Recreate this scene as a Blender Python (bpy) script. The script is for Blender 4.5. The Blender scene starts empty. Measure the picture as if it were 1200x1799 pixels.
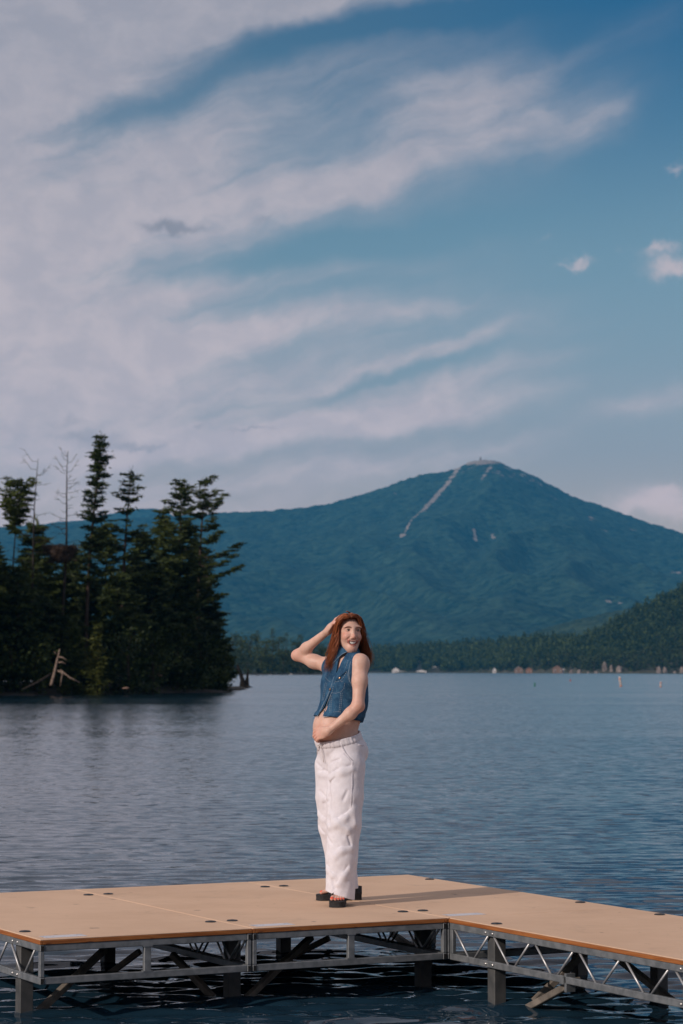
import bpy, bmesh, math, random
import numpy as np
from mathutils import Vector, Matrix
from mathutils.bvhtree import BVHTree

SC = bpy.context.scene
COL = SC.collection
rnd = random.Random(7)
nrs = np.random.RandomState(11)

# ------------------------------------------------------------------ camera
F = 4247.0                      # focal length in photograph pixels (85 mm on a 36 mm tall frame)
CZ = 1.80                       # eye height above the water
PITCH = math.atan(280.5 / F)
cam_d = bpy.data.cameras.new('camera')
cam = bpy.data.objects.new('camera', cam_d)
COL.objects.link(cam)
cam.location = (0, 0, CZ)
cam.rotation_euler = (math.pi / 2 + PITCH, 0, 0)
cam_d.sensor_fit = 'VERTICAL'
cam_d.sensor_height = 36.0
cam_d.sensor_width = 24.0
cam_d.lens = 85.0
cam_d.clip_start = 0.1
cam_d.clip_end = 60000
cam_d.dof.use_dof = True
cam_d.dof.focus_distance = 14.5
cam_d.dof.aperture_fstop = 6.0
SC.camera = cam

# ------------------------------------------------------------------ sun, sky, exposure
SUN_EL = math.radians(26)
SUN_AZ = math.radians(230)      # clockwise from +Y: behind and to the left of the camera
sun_dir = Vector((math.sin(SUN_AZ) * math.cos(SUN_EL), math.cos(SUN_AZ) * math.cos(SUN_EL), math.sin(SUN_EL)))
sun_l = bpy.data.lights.new('sun', 'SUN')
sun_l.energy = 3.2
sun_l.angle = math.radians(0.5)
sun_l.color = (1.0, 0.86, 0.765)
sun = bpy.data.objects.new('sun', sun_l)
COL.objects.link(sun)
sun.rotation_euler = (-sun_dir).to_track_quat('-Z', 'Y').to_euler()
sun.location = sun_dir * 50

SC.render.engine = 'CYCLES'
SC.view_settings.view_transform = 'Standard'
SC.view_settings.look = 'None'
SC.view_settings.exposure = 0.0
SC.view_settings.gamma = 1.0
SC.view_settings.use_curve_mapping = False
SC.cycles.use_denoising = True
SC.cycles.max_bounces = 6
SC.cycles.transparent_max_bounces = 8
SC.cycles.volume_bounces = 0
SC.cycles.caustics_reflective = False
SC.cycles.caustics_refractive = False
SC.cycles.sample_clamp_indirect = 6.0


class X:
    """a tiny wrapper that turns python arithmetic into math nodes"""
    def __init__(s, nt, sock): s.nt, s.s = nt, sock
    def _m(s, op, *a, clamp=False):
        n = s.nt.nodes.new('ShaderNodeMath'); n.operation = op; n.use_clamp = clamp
        for i, v in enumerate((s,) + a):
            if isinstance(v, X): s.nt.links.new(v.s, n.inputs[i])
            else: n.inputs[i].default_value = float(v)
        return X(s.nt, n.outputs[0])
    def __add__(s, o): return s._m('ADD', o)
    __radd__ = __add__
    def __sub__(s, o): return s._m('SUBTRACT', o)
    def __rsub__(s, o): return (s * -1.0) + o
    def __mul__(s, o): return s._m('MULTIPLY', o)
    __rmul__ = __mul__
    def __truediv__(s, o): return s._m('DIVIDE', o)
    def exp(s): return s._m('EXPONENT')
    def clamp(s): return s._m('ADD', 0.0, clamp=True)
    def smooth(s, a, b):
        n = s.nt.nodes.new('ShaderNodeMapRange'); n.interpolation_type = 'SMOOTHSTEP'
        s.nt.links.new(s.s, n.inputs['Value'])
        n.inputs['From Min'].default_value = a; n.inputs['From Max'].default_value = b
        return X(s.nt, n.outputs[0])
    def lin(s, a, b, c=0.0, d=1.0):
        n = s.nt.nodes.new('ShaderNodeMapRange')
        s.nt.links.new(s.s, n.inputs['Value'])
        for k, v in zip(('From Min', 'From Max', 'To Min', 'To Max'), (a, b, c, d)): n.inputs[k].default_value = v
        return X(s.nt, n.outputs[0])


def combine(nt, x, y, z):
    n = nt.nodes.new('ShaderNodeCombineXYZ')
    for i, v in enumerate((x, y, z)):
        if isinstance(v, X): nt.links.new(v.s, n.inputs[i])
        else: n.inputs[i].default_value = v
    return n.outputs[0]


def noise(nt, vec, scale, detail=3.0, rough=0.55, dist=0.0):
    n = nt.nodes.new('ShaderNodeTexNoise')
    if vec is not None: nt.links.new(vec, n.inputs['Vector'])
    n.inputs['Scale'].default_value = scale
    n.inputs['Detail'].default_value = detail
    n.inputs['Roughness'].default_value = rough
    n.inputs['Distortion'].default_value = dist
    return n


def mixc(nt, f, a, b):
    n = nt.nodes.new('ShaderNodeMix'); n.data_type = 'RGBA'
    for sock, v in ((n.inputs[0], f), (n.inputs[6], a), (n.inputs[7], b)):
        if isinstance(v, X): nt.links.new(v.s, sock)
        elif hasattr(v, 'is_linked'): nt.links.new(v, sock)
        elif isinstance(v, (int, float)): sock.default_value = v
        else: sock.default_value = tuple(v) + ((1.0,) if len(v) == 3 else ())
    return n.outputs[2]


def make_world():
    w = bpy.data.worlds.new('World'); SC.world = w; w.use_nodes = True
    nt = w.node_tree; nt.nodes.clear()
    out = nt.nodes.new('ShaderNodeOutputWorld'); bg = nt.nodes.new('ShaderNodeBackground')
    nt.links.new(bg.outputs[0], out.inputs[0])
    sky = nt.nodes.new('ShaderNodeTexSky'); sky.sky_type = 'NISHITA'; sky.sun_disc = False
    sky.sun_elevation = SUN_EL; sky.sun_rotation = SUN_AZ
    sky.altitude = 570; sky.air_density = 1.0; sky.dust_density = 0.6; sky.ozone_density = 2.0
    tc = nt.nodes.new('ShaderNodeTexCoord')
    sep = nt.nodes.new('ShaderNodeSeparateXYZ'); nt.links.new(tc.outputs['Generated'], sep.inputs[0])
    dx, dy, dz = (X(nt, sep.outputs[i]) for i in range(3))
    # azimuth / elevation of the view direction, in degrees; azimuth 0 = +Y
    az = dx._m('ARCTAN2', dy) * (180 / math.pi)
    el = dz._m('ARCSINE') * (180 / math.pi)
    # wispy domain warp
    pv = combine(nt, az, el, 0.0)
    w1 = nt.nodes.new('ShaderNodeSeparateColor'); nt.links.new(noise(nt, pv, 0.45, 4, 0.55).outputs['Color'], w1.inputs[0])
    azw = az + (X(nt, w1.outputs[0]) - 0.5) * 1.5
    elw = el + (X(nt, w1.outputs[1]) - 0.5) * 1.1
    # fine fibres, drawn out along the wind (rising to the right)
    th = math.radians(18)
    fu = azw * math.cos(th) + elw * math.sin(th)
    fv = elw * math.cos(th) - azw * math.sin(th)
    fib = X(nt, noise(nt, combine(nt, fu * 0.20, fv * 1.5, 3.0), 1.0, 7, 0.6, 0.25).outputs[0])
    puff = X(nt, noise(nt, combine(nt, azw * 0.8, elw * 1.2, 9.0), 1.1, 6, 0.6).outputs[0])

    def deg(px, py): return (px - 600) / 74.12, (1180 - py) / 74.12
    def stroke(px, py, a, b, ang, s, x=azw, y=elw):
        cx, cy = deg(px, py); t = math.radians(ang)
        p = ((x - cx) * math.cos(t) + (y - cy) * math.sin(t)) * (74.12 / a)
        q = ((y - cy) * math.cos(t) - (x - cx) * math.sin(t)) * (74.12 / b)
        return ((p * p + q * q) * -1.0).exp() * s
    S = STROKES
    cir = None
    for st in S:
        e = stroke(*st); cir = e if cir is None else cir + e
    # broad veil: thicker to the left, carried on unseen, thickened for fill light
    hx = noise(nt, combine(nt, az * 0.02, el * 0.05, 1.0), 1.0, 4, 0.6)
    inframe = az._m('ABSOLUTE').smooth(16.0, 9.0) * el.smooth(24.0, 16.0)
    veil_in = az.lin(-8.0, 6.0, 0.62, 0.0)
    veil_out = X(nt, hx.outputs[0]).smooth(0.25, 0.60) * 0.9 + 0.16
    veil = veil_in * inframe + veil_out * (1.0 - inframe)
    tex = fib.smooth(0.2, 0.8) * 0.72 + puff * 0.22 + 0.50
    dens = (veil + cir) * tex
    dens = dens.smooth(-0.05, 0.88) * el.smooth(-1.0, 1.0)
    # cloud is a little greyer where it is thick and high
    ccol = mixc(nt, puff.smooth(0.35, 0.7), CLOUD_A, CLOUD_B)
    skyc = nt.nodes.new('ShaderNodeMix'); skyc.data_type = 'RGBA'; skyc.blend_type = 'MULTIPLY'
    skyc.inputs[0].default_value = 1.0
    deep = el.smooth(9.5, 16.5) * (dx.smooth(-0.05, 0.15) * 0.7 + 0.3)
    nt.links.new(sky.outputs[0], skyc.inputs[6]); nt.links.new(mixc(nt, deep, mixc(nt, el.smooth(3.0, 11.0), SKY_LOW, SKY_TINT), SKY_DEEP), skyc.inputs[7])
    c1 = mixc(nt, dens * 0.92, skyc.outputs[2], ccol)
    # small cumulus: crisp puffs
    pw = nt.nodes.new('ShaderNodeSeparateColor')
    nt.links.new(noise(nt, pv, 1.9, 6, 0.6).outputs['Color'], pw.inputs[0])
    ax2 = az + (X(nt, pw.outputs[0]) - 0.5) * 0.9
    el2 = el + (X(nt, pw.outputs[1]) - 0.5) * 0.8
    cu = None
    for st in CUMULUS:
        e = stroke(*st, x=ax2, y=el2); cu = e if cu is None else cu + e
    c2 = mixc(nt, cu.smooth(0.0, 1.15) * 0.85, c1, CUMULUS_COL)
    gr = None
    for st in GREYS:
        e = stroke(*st, x=ax2, y=el2); gr = e if gr is None else gr + e
    c3 = mixc(nt, gr.smooth(0.1, 0.9) * 0.75, c2, GREY_COL)
    lowf = el.lin(15.0, 3.5, 0.12, 1.1) * el.smooth(-6.0, 1.0)        # brighter and warmer towards the horizon
    fin = nt.nodes.new('ShaderNodeMix'); fin.data_type = 'RGBA'; fin.blend_type = 'MULTIPLY'; fin.inputs[0].default_value = 1.0
    nt.links.new(c3, fin.inputs[6])
    nt.links.new(combine(nt, lowf * HORIZON_GAIN[0] + 1.0, lowf * HORIZON_GAIN[1] + 1.0, lowf * HORIZON_GAIN[2] + 1.0), fin.inputs[7])
    nt.links.new(fin.outputs[2], bg.inputs[0])
    bg.inputs[1].default_value = SKY_STRENGTH
    w.cycles.sampling_method = 'MANUAL'; w.cycles.sample_map_resolution = 512


SKY_STRENGTH = 0.1
HORIZON_GAIN = (0.86, 0.58, 0.40)
SKY_TINT = (0.46, 0.545, 0.525)
SKY_LOW = (0.49, 0.39, 0.41)
SKY_DEEP = (0.09, 0.335, 0.465)
k = 1 / SKY_STRENGTH
CLOUD_A = tuple(v * k for v in (0.36, 0.355, 0.41))
CLOUD_B = tuple(v * k for v in (0.43, 0.41, 0.455))
CUMULUS_COL = tuple(v * k for v in (0.46, 0.42, 0.46))
GREY_COL = tuple(v * k for v in (0.18, 0.20, 0.25))
# (px, py, half length, half width, angle rising to the right, strength)
STROKES = [
    (60, 130, 420, 130, 14, 0.42),
    (420, 30, 420, 42, 11, 0.55),
    (760, -30, 420, 34, 8, 0.5),
    (150, 30, 320, 70, 10, 0.15),
    (-20, 360, 200, 110, 20, 0.4),
    (260, 320, 190, 62, 22, 0.42),
    (470, 345, 230, 40, 12, 0.5),
    (640, 330, 150, 34, 18, 0.42),
    (810, 175, 130, 50, 14, 0.5),
    (905, 225, 190, 52, 16, 0.46),
    (1050, 225, 90, 34, 30, 0.34),
    (690, 300, 160, 26, 16, 0.15),
    (990, 120, 90, 22, 24, 0.16),
    (1150, 60, 90, 36, 20, 0.16),
    (640, 90, 200, 24.0, 6, 0.1),
    (120, 440, 260, 50, 4, 0.22),
    (60, 560, 300, 80, 8, 0.42),
    (330, 600, 260, 26, 13, 0.42),
    (620, 562, 240, 18.0, 7, 0.32),
    (200, 680, 360, 46, 10, 0.36),
    (640, 660, 260, 24.0, 15, 0.34),
    (790, 610, 150, 15.0, 20, 0.22),
    (830, 660, 190, 22.5, 14, 0.34),
    (560, 740, 360, 28, 9, 0.44),
    (770, 730, 180, 26, 12, 0.32),
    (300, 770, 400, 36, 3, 0.26),
    (650, 820, 260, 22, 6, 0.3),
    (860, 780, 120, 15.0, 8, 0.18),
    (1150, 708, 130, 28.5, 10, 0.44),
    (900, 560, 300, 40, 4, 0.06),
    (380, 500, 320, 21.0, 4, 0.11),
    (1180, 885, 130, 26, 2, 0.55),
    (330, 165, 270, 34, 25, -0.42),
    (640, 62, 300, 30, 9, -0.4),
    (120, 245, 170, 26, 14, -0.2),
    (560, 440, 330, 34, 8, -0.36),
    (300, 480, 260, 24.0, 6, -0.11),
    (670, 664, 170, 12.0, 17, -0.34),
    (520, 520, 240, 21.0, 8, -0.2),
    (420, 640, 200, 12.0, 14, -0.18),
    (480, 705, 240, 10.5, 13, -0.2),
    (620, 780, 220, 12.0, 8, -0.14),
    (250, 830, 300, 21.0, 4, -0.16),
    (760, 640, 130, 9.0, 16, -0.2)
]
CUMULUS = [(1185, 478, 46, 22, -6, 1.0), (1160, 442, 34, 10, 8, 0.75), (1020, 467, 22, 9, 4, 0.8), (985, 474, 16, 4, 10, 0.35),
           (1195, 307, 16, 7, 10, 0.6), (960, 428, 16, 6, 8, 0.25), (1170, 862, 46, 13, 4, 0.75), (1130, 884, 70, 16, 2, 0.65),
           (1190, 905, 60, 22, 0, 0.7), (1085, 443, 12, 5, 0, 0.18)]
GREYS = [(300, 405, 66, 13, 1, 0.9), (470, 383, 30, 8, 18, 0.4), (440, 757, 48, 6, 2, 0.6), (352, 752, 14, 6, 0, 0.5),
         (150, 770, 80, 16, -4, 0.55), (250, 787, 80, 8, 2, 0.5), (120, 742, 46, 8, 0, 0.4), (10, 760, 40, 20, 0, 0.3)]
make_world()

# ------------------------------------------------------------------ helpers
def ray(px, py):
    a, b = (px - 600) / F, (899.5 - py) / F
    return np.array([a, math.cos(PITCH) - b * math.sin(PITCH), math.sin(PITCH) + b * math.cos(PITCH)])
def at(px, py, Y):
    d = ray(px, py); return np.array([0, 0, CZ]) + d * (Y / d[1])
def ground(px, py, z=0.0):
    d = ray(px, py); return np.array([0, 0, CZ]) + d * ((z - CZ) / d[2])


def link(o, parent=None):
    COL.objects.link(o)
    if parent is not None: o.parent = parent
    return o
def tag(o, label=None, cat=None, group=None, kind=None):
    for kk, v in (('label', label), ('category', cat), ('group', group), ('kind', kind)):
        if v: o[kk] = v
    return o
def thing(name, label, cat, loc=(0, 0, 0), rz=0.0, group=None):
    o = bpy.data.objects.new(name, None); o.empty_display_size = 0.2
    link(o); o.location = loc; o.rotation_euler = (0, 0, rz)
    return tag(o, label, cat, group)
def mesh_obj(name, verts, faces, mat, parent=None, smooth=False, loc=None):
    me = bpy.data.meshes.new(name)
    fast_mesh(me, verts, faces)
    me.materials.append(mat)
    if smooth: me.polygons.foreach_set('use_smooth', np.ones(len(me.polygons), bool))
    o = link(bpy.data.objects.new(name, me), parent)
    if loc is not None: o.location = loc
    return o
def fast_mesh(me, verts, faces):
    verts = np.asarray(verts, np.float32).reshape(-1, 3)
    if isinstance(faces, np.ndarray):
        n = faces.shape[1]
        me.vertices.add(len(verts)); me.vertices.foreach_set('co', verts.ravel())
        me.loops.add(faces.size); me.loops.foreach_set('vertex_index', faces.astype(np.int32).ravel())
        me.polygons.add(len(faces)); me.polygons.foreach_set('loop_start', np.arange(0, faces.size, n, dtype=np.int32))
        me.update(calc_edges=True)
    else:
        me.from_pydata(verts.tolist(), [], [list(f) for f in faces]); me.update()
def fattr(o, name, vals):
    a = o.data.attributes.new(name, 'FLOAT', 'POINT'); a.data.foreach_set('value', np.asarray(vals, np.float32))


class MB:
    """collects simple shapes into one mesh"""
    def __init__(s): s.v, s.f = [], []
    def add(s, v, f):
        b = len(s.v); s.v += [tuple(map(float, p)) for p in v]; s.f += [tuple(i + b for i in q) for q in f]; return s
    def box(s, lo, hi):
        (a, b, c), (d, e, g) = lo, hi
        return s.add([(a, b, c), (d, b, c), (d, e, c), (a, e, c), (a, b, g), (d, b, g), (d, e, g), (a, e, g)],
                     [(0, 3, 2, 1), (4, 5, 6, 7), (0, 1, 5, 4), (1, 2, 6, 5), (2, 3, 7, 6), (3, 0, 4, 7)])
    def tube(s, pts, rad, n=8, cap=True, flat=1.0, up=None, twist=0.0):
        pts = [Vector(p) for p in pts]
        if not hasattr(rad, '__len__'): rad = [rad] * len(pts)
        rings = []; ref = Vector(up) if up is not None else None
        for i, p in enumerate(pts):
            t = (pts[min(i + 1, len(pts) - 1)] - pts[max(i - 1, 0)])
            if t.length < 1e-9: t = Vector((0, 0, 1))
            t.normalize()
            if ref is None: ref = Vector((0, 0, 1)) if abs(t.z) < 0.9 else Vector((1, 0, 0))
            a = t.cross(ref)
            if a.length < 1e-6: a = t.orthogonal()
            a.normalize(); b = a.cross(t).normalized()
            if up is None: ref = b
            rings.append([p + (a * math.cos(2 * math.pi * j / n + twist) + b * (flat * math.sin(2 * math.pi * j / n + twist))) * rad[i] for j in range(n)])
        v = [q for r in rings for q in r]; f = []
        for i in range(len(pts) - 1):
            for j in range(n):
                f.append((i * n + j, i * n + (j + 1) % n, (i + 1) * n + (j + 1) % n, (i + 1) * n + j))
        if cap:
            f.append(tuple(range(n))[::-1]); f.append(tuple((len(pts) - 1) * n + j for j in range(n)))
        return s.add(v, f)
    def bar(s, a, b, w, h, up=(0, 0, 1)):
        a, b = Vector(a), Vector(b); t = (b - a).normalized(); up = Vector(up)
        x = t.cross(up).normalized() * (w / 2); y = x.cross(t).normalized() * (h / 2)
        v = [a - x - y, a + x - y, a + x + y, a - x + y, b - x - y, b + x - y, b + x + y, b - x + y]
        return s.add(v, [(0, 1, 2, 3), (7, 6, 5, 4), (0, 4, 5, 1), (1, 5, 6, 2), (2, 6, 7, 3), (3, 7, 4, 0)])
    def disc(s, c, r, h, n=16, taper=0.85):
        c = np.array(c, float); v = []
        for rr, z in ((r, 0), (r, h * 0.5), (r * taper, h)):
            v += [c + (rr * math.cos(2 * math.pi * j / n), rr * math.sin(2 * math.pi * j / n), z) for j in range(n)]
        f = [tuple(range(n))[::-1], tuple(2 * n + j for j in range(n))]
        for i in range(2):
            f += [(i * n + j, i * n + (j + 1) % n, (i + 1) * n + (j + 1) % n, (i + 1) * n + j) for j in range(n)]
        return s.add(v, f)
    def build(s, name, mat, parent=None, smooth=False, bevel=0.0, loc=None):
        o = mesh_obj(name, s.v, s.f, mat, parent, smooth, loc)
        bm = bmesh.new(); bm.from_mesh(o.data); bmesh.ops.recalc_face_normals(bm, faces=bm.faces)
        if bevel: bmesh.ops.bevel(bm, geom=list(bm.edges), offset=bevel, segments=1, affect='EDGES')
        if smooth: bm.faces.ensure_lookup_table()
        bm.to_mesh(o.data); bm.free()
        return o


# vectorised gradient noise
def _hash(ix, iy, iz):
    h = (ix.astype(np.int64) * 374761393 + iy.astype(np.int64) * 668265263 + iz.astype(np.int64) * 2147483647 // 7) & 0xffffffff
    h = ((h ^ (h >> 13)) * 1274126177) & 0xffffffff
    return (h ^ (h >> 16)) & 0xffffffff
def gnoise(p):
    p = np.asarray(p, np.float64); i = np.floor(p); f = p - i; u = f * f * f * (f * (f * 6 - 15) + 10); i = i.astype(np.int64); r = 0.0
    for cx in (0, 1):
        wx = u[:, 0] if cx else 1 - u[:, 0]
        for cy in (0, 1):
            wy = u[:, 1] if cy else 1 - u[:, 1]
            for cz in (0, 1):
                wz = u[:, 2] if cz else 1 - u[:, 2]
                h = _hash(i[:, 0] + cx, i[:, 1] + cy, i[:, 2] + cz)
                gx = (h & 1023) / 511.5 - 1; gy = ((h >> 10) & 1023) / 511.5 - 1; gz = ((h >> 20) & 1023) / 511.5 - 1
                r = r + wx * wy * wz * (gx * (f[:, 0] - cx) + gy * (f[:, 1] - cy) + gz * (f[:, 2] - cz))
    return r * 1.5
def fbm(p, n=4, g=0.5):
    p = np.asarray(p, np.float64); a, r = 1.0, 0.0
    for k_ in range(n):
        r = r + a * gnoise(p + 17.3 * k_); p = p * 2.03; a *= g
    return r


# ------------------------------------------------------------------ materials
def new_mat(name, col=(0.5, 0.5, 0.5), rough=0.6, metal=0.0, spec=0.5):
    m = bpy.data.materials.new(name); m.use_nodes = True
    nt = m.node_tree; b = nt.nodes['Principled BSDF']
    b.inputs['Base Color'].default_value = tuple(col) + (1,)
    b.inputs['Roughness'].default_value = rough; b.inputs['Metallic'].default_value = metal
    b.inputs['Specular IOR Level'].default_value = spec
    return m, nt, b
def pos(nt, sx=1, sy=1, sz=1, obj=False):
    if obj:
        s = nt.nodes.new('ShaderNodeTexCoord').outputs['Object']
    else:
        s = nt.nodes.new('ShaderNodeNewGeometry').outputs['Position']
    mp = nt.nodes.new('ShaderNodeMapping'); mp.inputs['Scale'].default_value = (sx, sy, sz)
    nt.links.new(s, mp.inputs['Vector']); return mp.outputs[0]
def attr(nt, name):
    a = nt.nodes.new('ShaderNodeAttribute'); a.attribute_name = name; return X(nt, a.outputs['Fac'])
def bump(nt, b, h, strength=0.3, dist=0.01):
    n = nt.nodes.new('ShaderNodeBump'); n.inputs['Strength'].default_value = strength; n.inputs['Distance'].default_value = dist
    nt.links.new(h.s if isinstance(h, X) else h, n.inputs['Height']); nt.links.new(n.outputs[0], b.inputs['Normal']); return n
def varied(name, c1, c2, scale, rough=0.6, metal=0.0, spec=0.5, stretch=(1, 1, 1), bstr=0.0, bdist=0.01, lo=0.35, hi=0.65, obj=False, detail=4):
    m, nt, b = new_mat(name, c1, rough, metal, spec)
    n = noise(nt, pos(nt, *stretch, obj=obj), scale, detail, 0.6)
    f = X(nt, n.outputs[0])
    nt.links.new(mixc(nt, f.smooth(lo, hi), c1, c2), b.inputs['Base Color'])
    if bstr: bump(nt, b, f, bstr, bdist)
    return m
# ------------------------------------------------------------------ water
def water_material():
    m, nt, b = new_mat('lake_water', (0.010, 0.030, 0.050), 0.03, 0.0, 0.5)
    b.inputs['IOR'].default_value = 1.333
    g = nt.nodes.new('ShaderNodeNewGeometry')
    sp = nt.nodes.new('ShaderNodeSeparateXYZ'); nt.links.new(g.outputs['Position'], sp.inputs[0])
    y = X(nt, sp.outputs[1]); x = X(nt, sp.outputs[0])
    far = y.smooth(12.5, 25.0)
    gust = X(nt, noise(nt, combine(nt, x * 0.004, y * 0.03, 0.0), 1.0, 3, 0.6).outputs[0])
    def slope(sx, sy, seed, det):
        n = noise(nt, combine(nt, x * sx, y * sy, seed), 1.0, det, 0.62)
        s = nt.nodes.new('ShaderNodeSeparateColor'); nt.links.new(n.outputs['Color'], s.inputs[0])
        return X(nt, s.outputs[0]) - 0.5, X(nt, s.outputs[1]) - 0.5
    a1, b1 = slope(3.6, 5.2, 0.0, 4)
    a2, b2 = slope(0.16, 0.3, 5.0, 2)
    amp = far * (gust.smooth(0.25, 0.6) * 0.5 + 0.62)
    sx = (a1 * 0.26 + a2 * 0.04) * amp
    # now and then a steep little wave face that looks down into the dark water
    stp = X(nt, noise(nt, combine(nt, x * 2.6, y * 3.4, 11.0), 1.0, 3, 0.6).outputs[0]).smooth(0.57, 0.72) * y.smooth(260.0, 30.0)
    sy = (b1 * 0.28 + b2 * 0.03 - 0.056) * amp - stp * far * 0.24
    # little capillary ripple on top of the modelled waves close by
    c1, d1 = slope(11.0, 15.0, 2.0, 3)
    near = 1.0 - far
    sx = sx + c1 * near * 0.05
    sy = sy + d1 * near * 0.09 - near * 0.02
    add = nt.nodes.new('ShaderNodeVectorMath'); add.operation = 'ADD'
    nt.links.new(g.outputs['Normal'], add.inputs[0]); nt.links.new(combine(nt, sx, sy, 0.0), add.inputs[1])
    nz = nt.nodes.new('ShaderNodeVectorMath'); nz.operation = 'NORMALIZE'; nt.links.new(add.outputs[0], nz.inputs[0])
    nt.links.new(nz.outputs[0], b.inputs['Normal'])
    nt.links.new((far * 0.03 + 0.03).s, b.inputs['Roughness'])
    return m


def axis(segs):
    out = [segs[0][0]]
    for a, b, s in segs:
        n = max(1, int(round((b - a) / s))); out += list(np.linspace(a, b, n + 1)[1:])
    return np.array(out)
def grow(a, b, s0, r):
    out = []; s = s0; c = a
    while c + s < b: c += s; s *= r; out.append(c)
    out.append(b); return out
xs = axis([(-4.2, 4.2, 0.034)]); xr = grow(4.2, 12000, 0.05, 1.25)
xs = np.array([-v for v in xr[::-1]] + list(xs) + xr)
ys = axis([(6.5, 22.0, 0.034)])
ys = np.array([-v for v in grow(-6.45, 3000, 0.05, 1.4)[::-1]][:] + list(ys) + grow(22.0, 12000, 0.037, 1.03))
ys = np.unique(ys)
gx, gy = np.meshgrid(xs, ys)
wz = np.zeros_like(gx)
fade = np.clip((25.5 - gy) / 12, 0, 1) * np.clip((gy - 2) / 3, 0, 1) * np.clip((12 - np.abs(gx)) / 6, 0, 1)
msk = fade > 0
wx_, wy_ = gx[msk], gy[msk]
acc = np.zeros(len(wx_)); rw = np.random.RandomState(5)
for i in range(46):
    lam = 0.10 * (6.0 ** rw.rand()); th = math.radians(84) + rw.randn() * 0.38
    kk = 2 * math.pi / lam; amp = 0.0052 * lam ** 0.9 * (0.6 + 0.8 * rw.rand())
    ph = kk * (wx_ * math.cos(th) + wy_ * math.sin(th)) + rw.rand() * 6.28
    acc += amp * (np.sin(ph) + 0.15 * np.sin(2 * ph + 1.2))
wz[msk] = acc * fade[msk]
wv = np.stack([gx, gy, wz], -1).reshape(-1, 3)
def grid_faces(nr, nc):
    i = np.arange((nr - 1) * (nc - 1)); r, c = i // (nc - 1), i % (nc - 1); a = r * nc + c
    return np.stack([a, a + 1, a + nc + 1, a + nc], 1)
water = mesh_obj('lake_water', wv, grid_faces(len(ys), len(xs)), water_material(), smooth=True)
tag(water, 'rippled blue grey lake water', None, None, 'structure')

# ------------------------------------------------------------------ mountains
def forest_material(name, c_dark, c_lite, cell, rock=(0.27, 0.23, 0.20), bstr=0.9, bdist=4.0):
    m, nt, b = new_mat(name, c_dark, 0.9, 0, 0.1)
    p = pos(nt)
    v = nt.nodes.new('ShaderNodeTexVoronoi'); v.feature = 'F1'; v.inputs['Scale'].default_value = 1 / cell
    wob = noise(nt, p, 0.6 / cell, 2)
    nt.links.new(p, v.inputs['Vector'])
    cs = nt.nodes.new('ShaderNodeSeparateColor'); nt.links.new(v.outputs['Color'], cs.inputs[0])
    big = X(nt, noise(nt, p, 0.006, 4, 0.6).outputs[0])
    mid = X(nt, noise(nt, p, 0.03, 3, 0.6).outputs[0])
    f = X(nt, cs.outputs[0]) * 0.75 + big.smooth(0.3, 0.7) * 0.35 + mid.smooth(0.3, 0.7) * 0.35 - 0.25
    col = mixc(nt, f.clamp(), c_dark, c_lite)
    rk = attr(nt, 'rock')
    rn = X(nt, noise(nt, p, 0.02, 4, 0.7).outputs[0])
    rmask = (rk + (rn - 0.5) * 1.7).smooth(0.45, 0.75)
    nt.links.new(mixc(nt, rmask, col, rock), b.inputs['Base Color'])
    bump(nt, b, (X(nt, v.outputs['Distance']) * -1.0 + mid * 0.8), bstr, bdist)
    return m


def interp(pts, x): a = np.array(pts, float); return np.interp(x, a[:, 0], a[:, 1])
def heightfield(name, xs, ys, hfun, mat, kind='structure', label=None, rockf=None):
    gx, gy = np.meshgrid(xs, ys); z = hfun(gx.ravel(), gy.ravel())
    v = np.stack([gx.ravel(), gy.ravel(), z], 1)
    o = mesh_obj(name, v, grid_faces(len(ys), len(xs)), mat, smooth=True)
    fattr(o, 'rock', rockf(v) if rockf is not None else np.zeros(len(v)))
    tag(o, label, None, None, kind); return o
def topx(v):
    d = v - np.array([0, 0, CZ]); c, s = math.cos(PITCH), math.sin(PITCH)
    zf = d[:, 1] * c + d[:, 2] * s; up = -d[:, 1] * s + d[:, 2] * c
    return 600 + F * d[:, 0] / zf, 899.5 - F * up / zf

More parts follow.
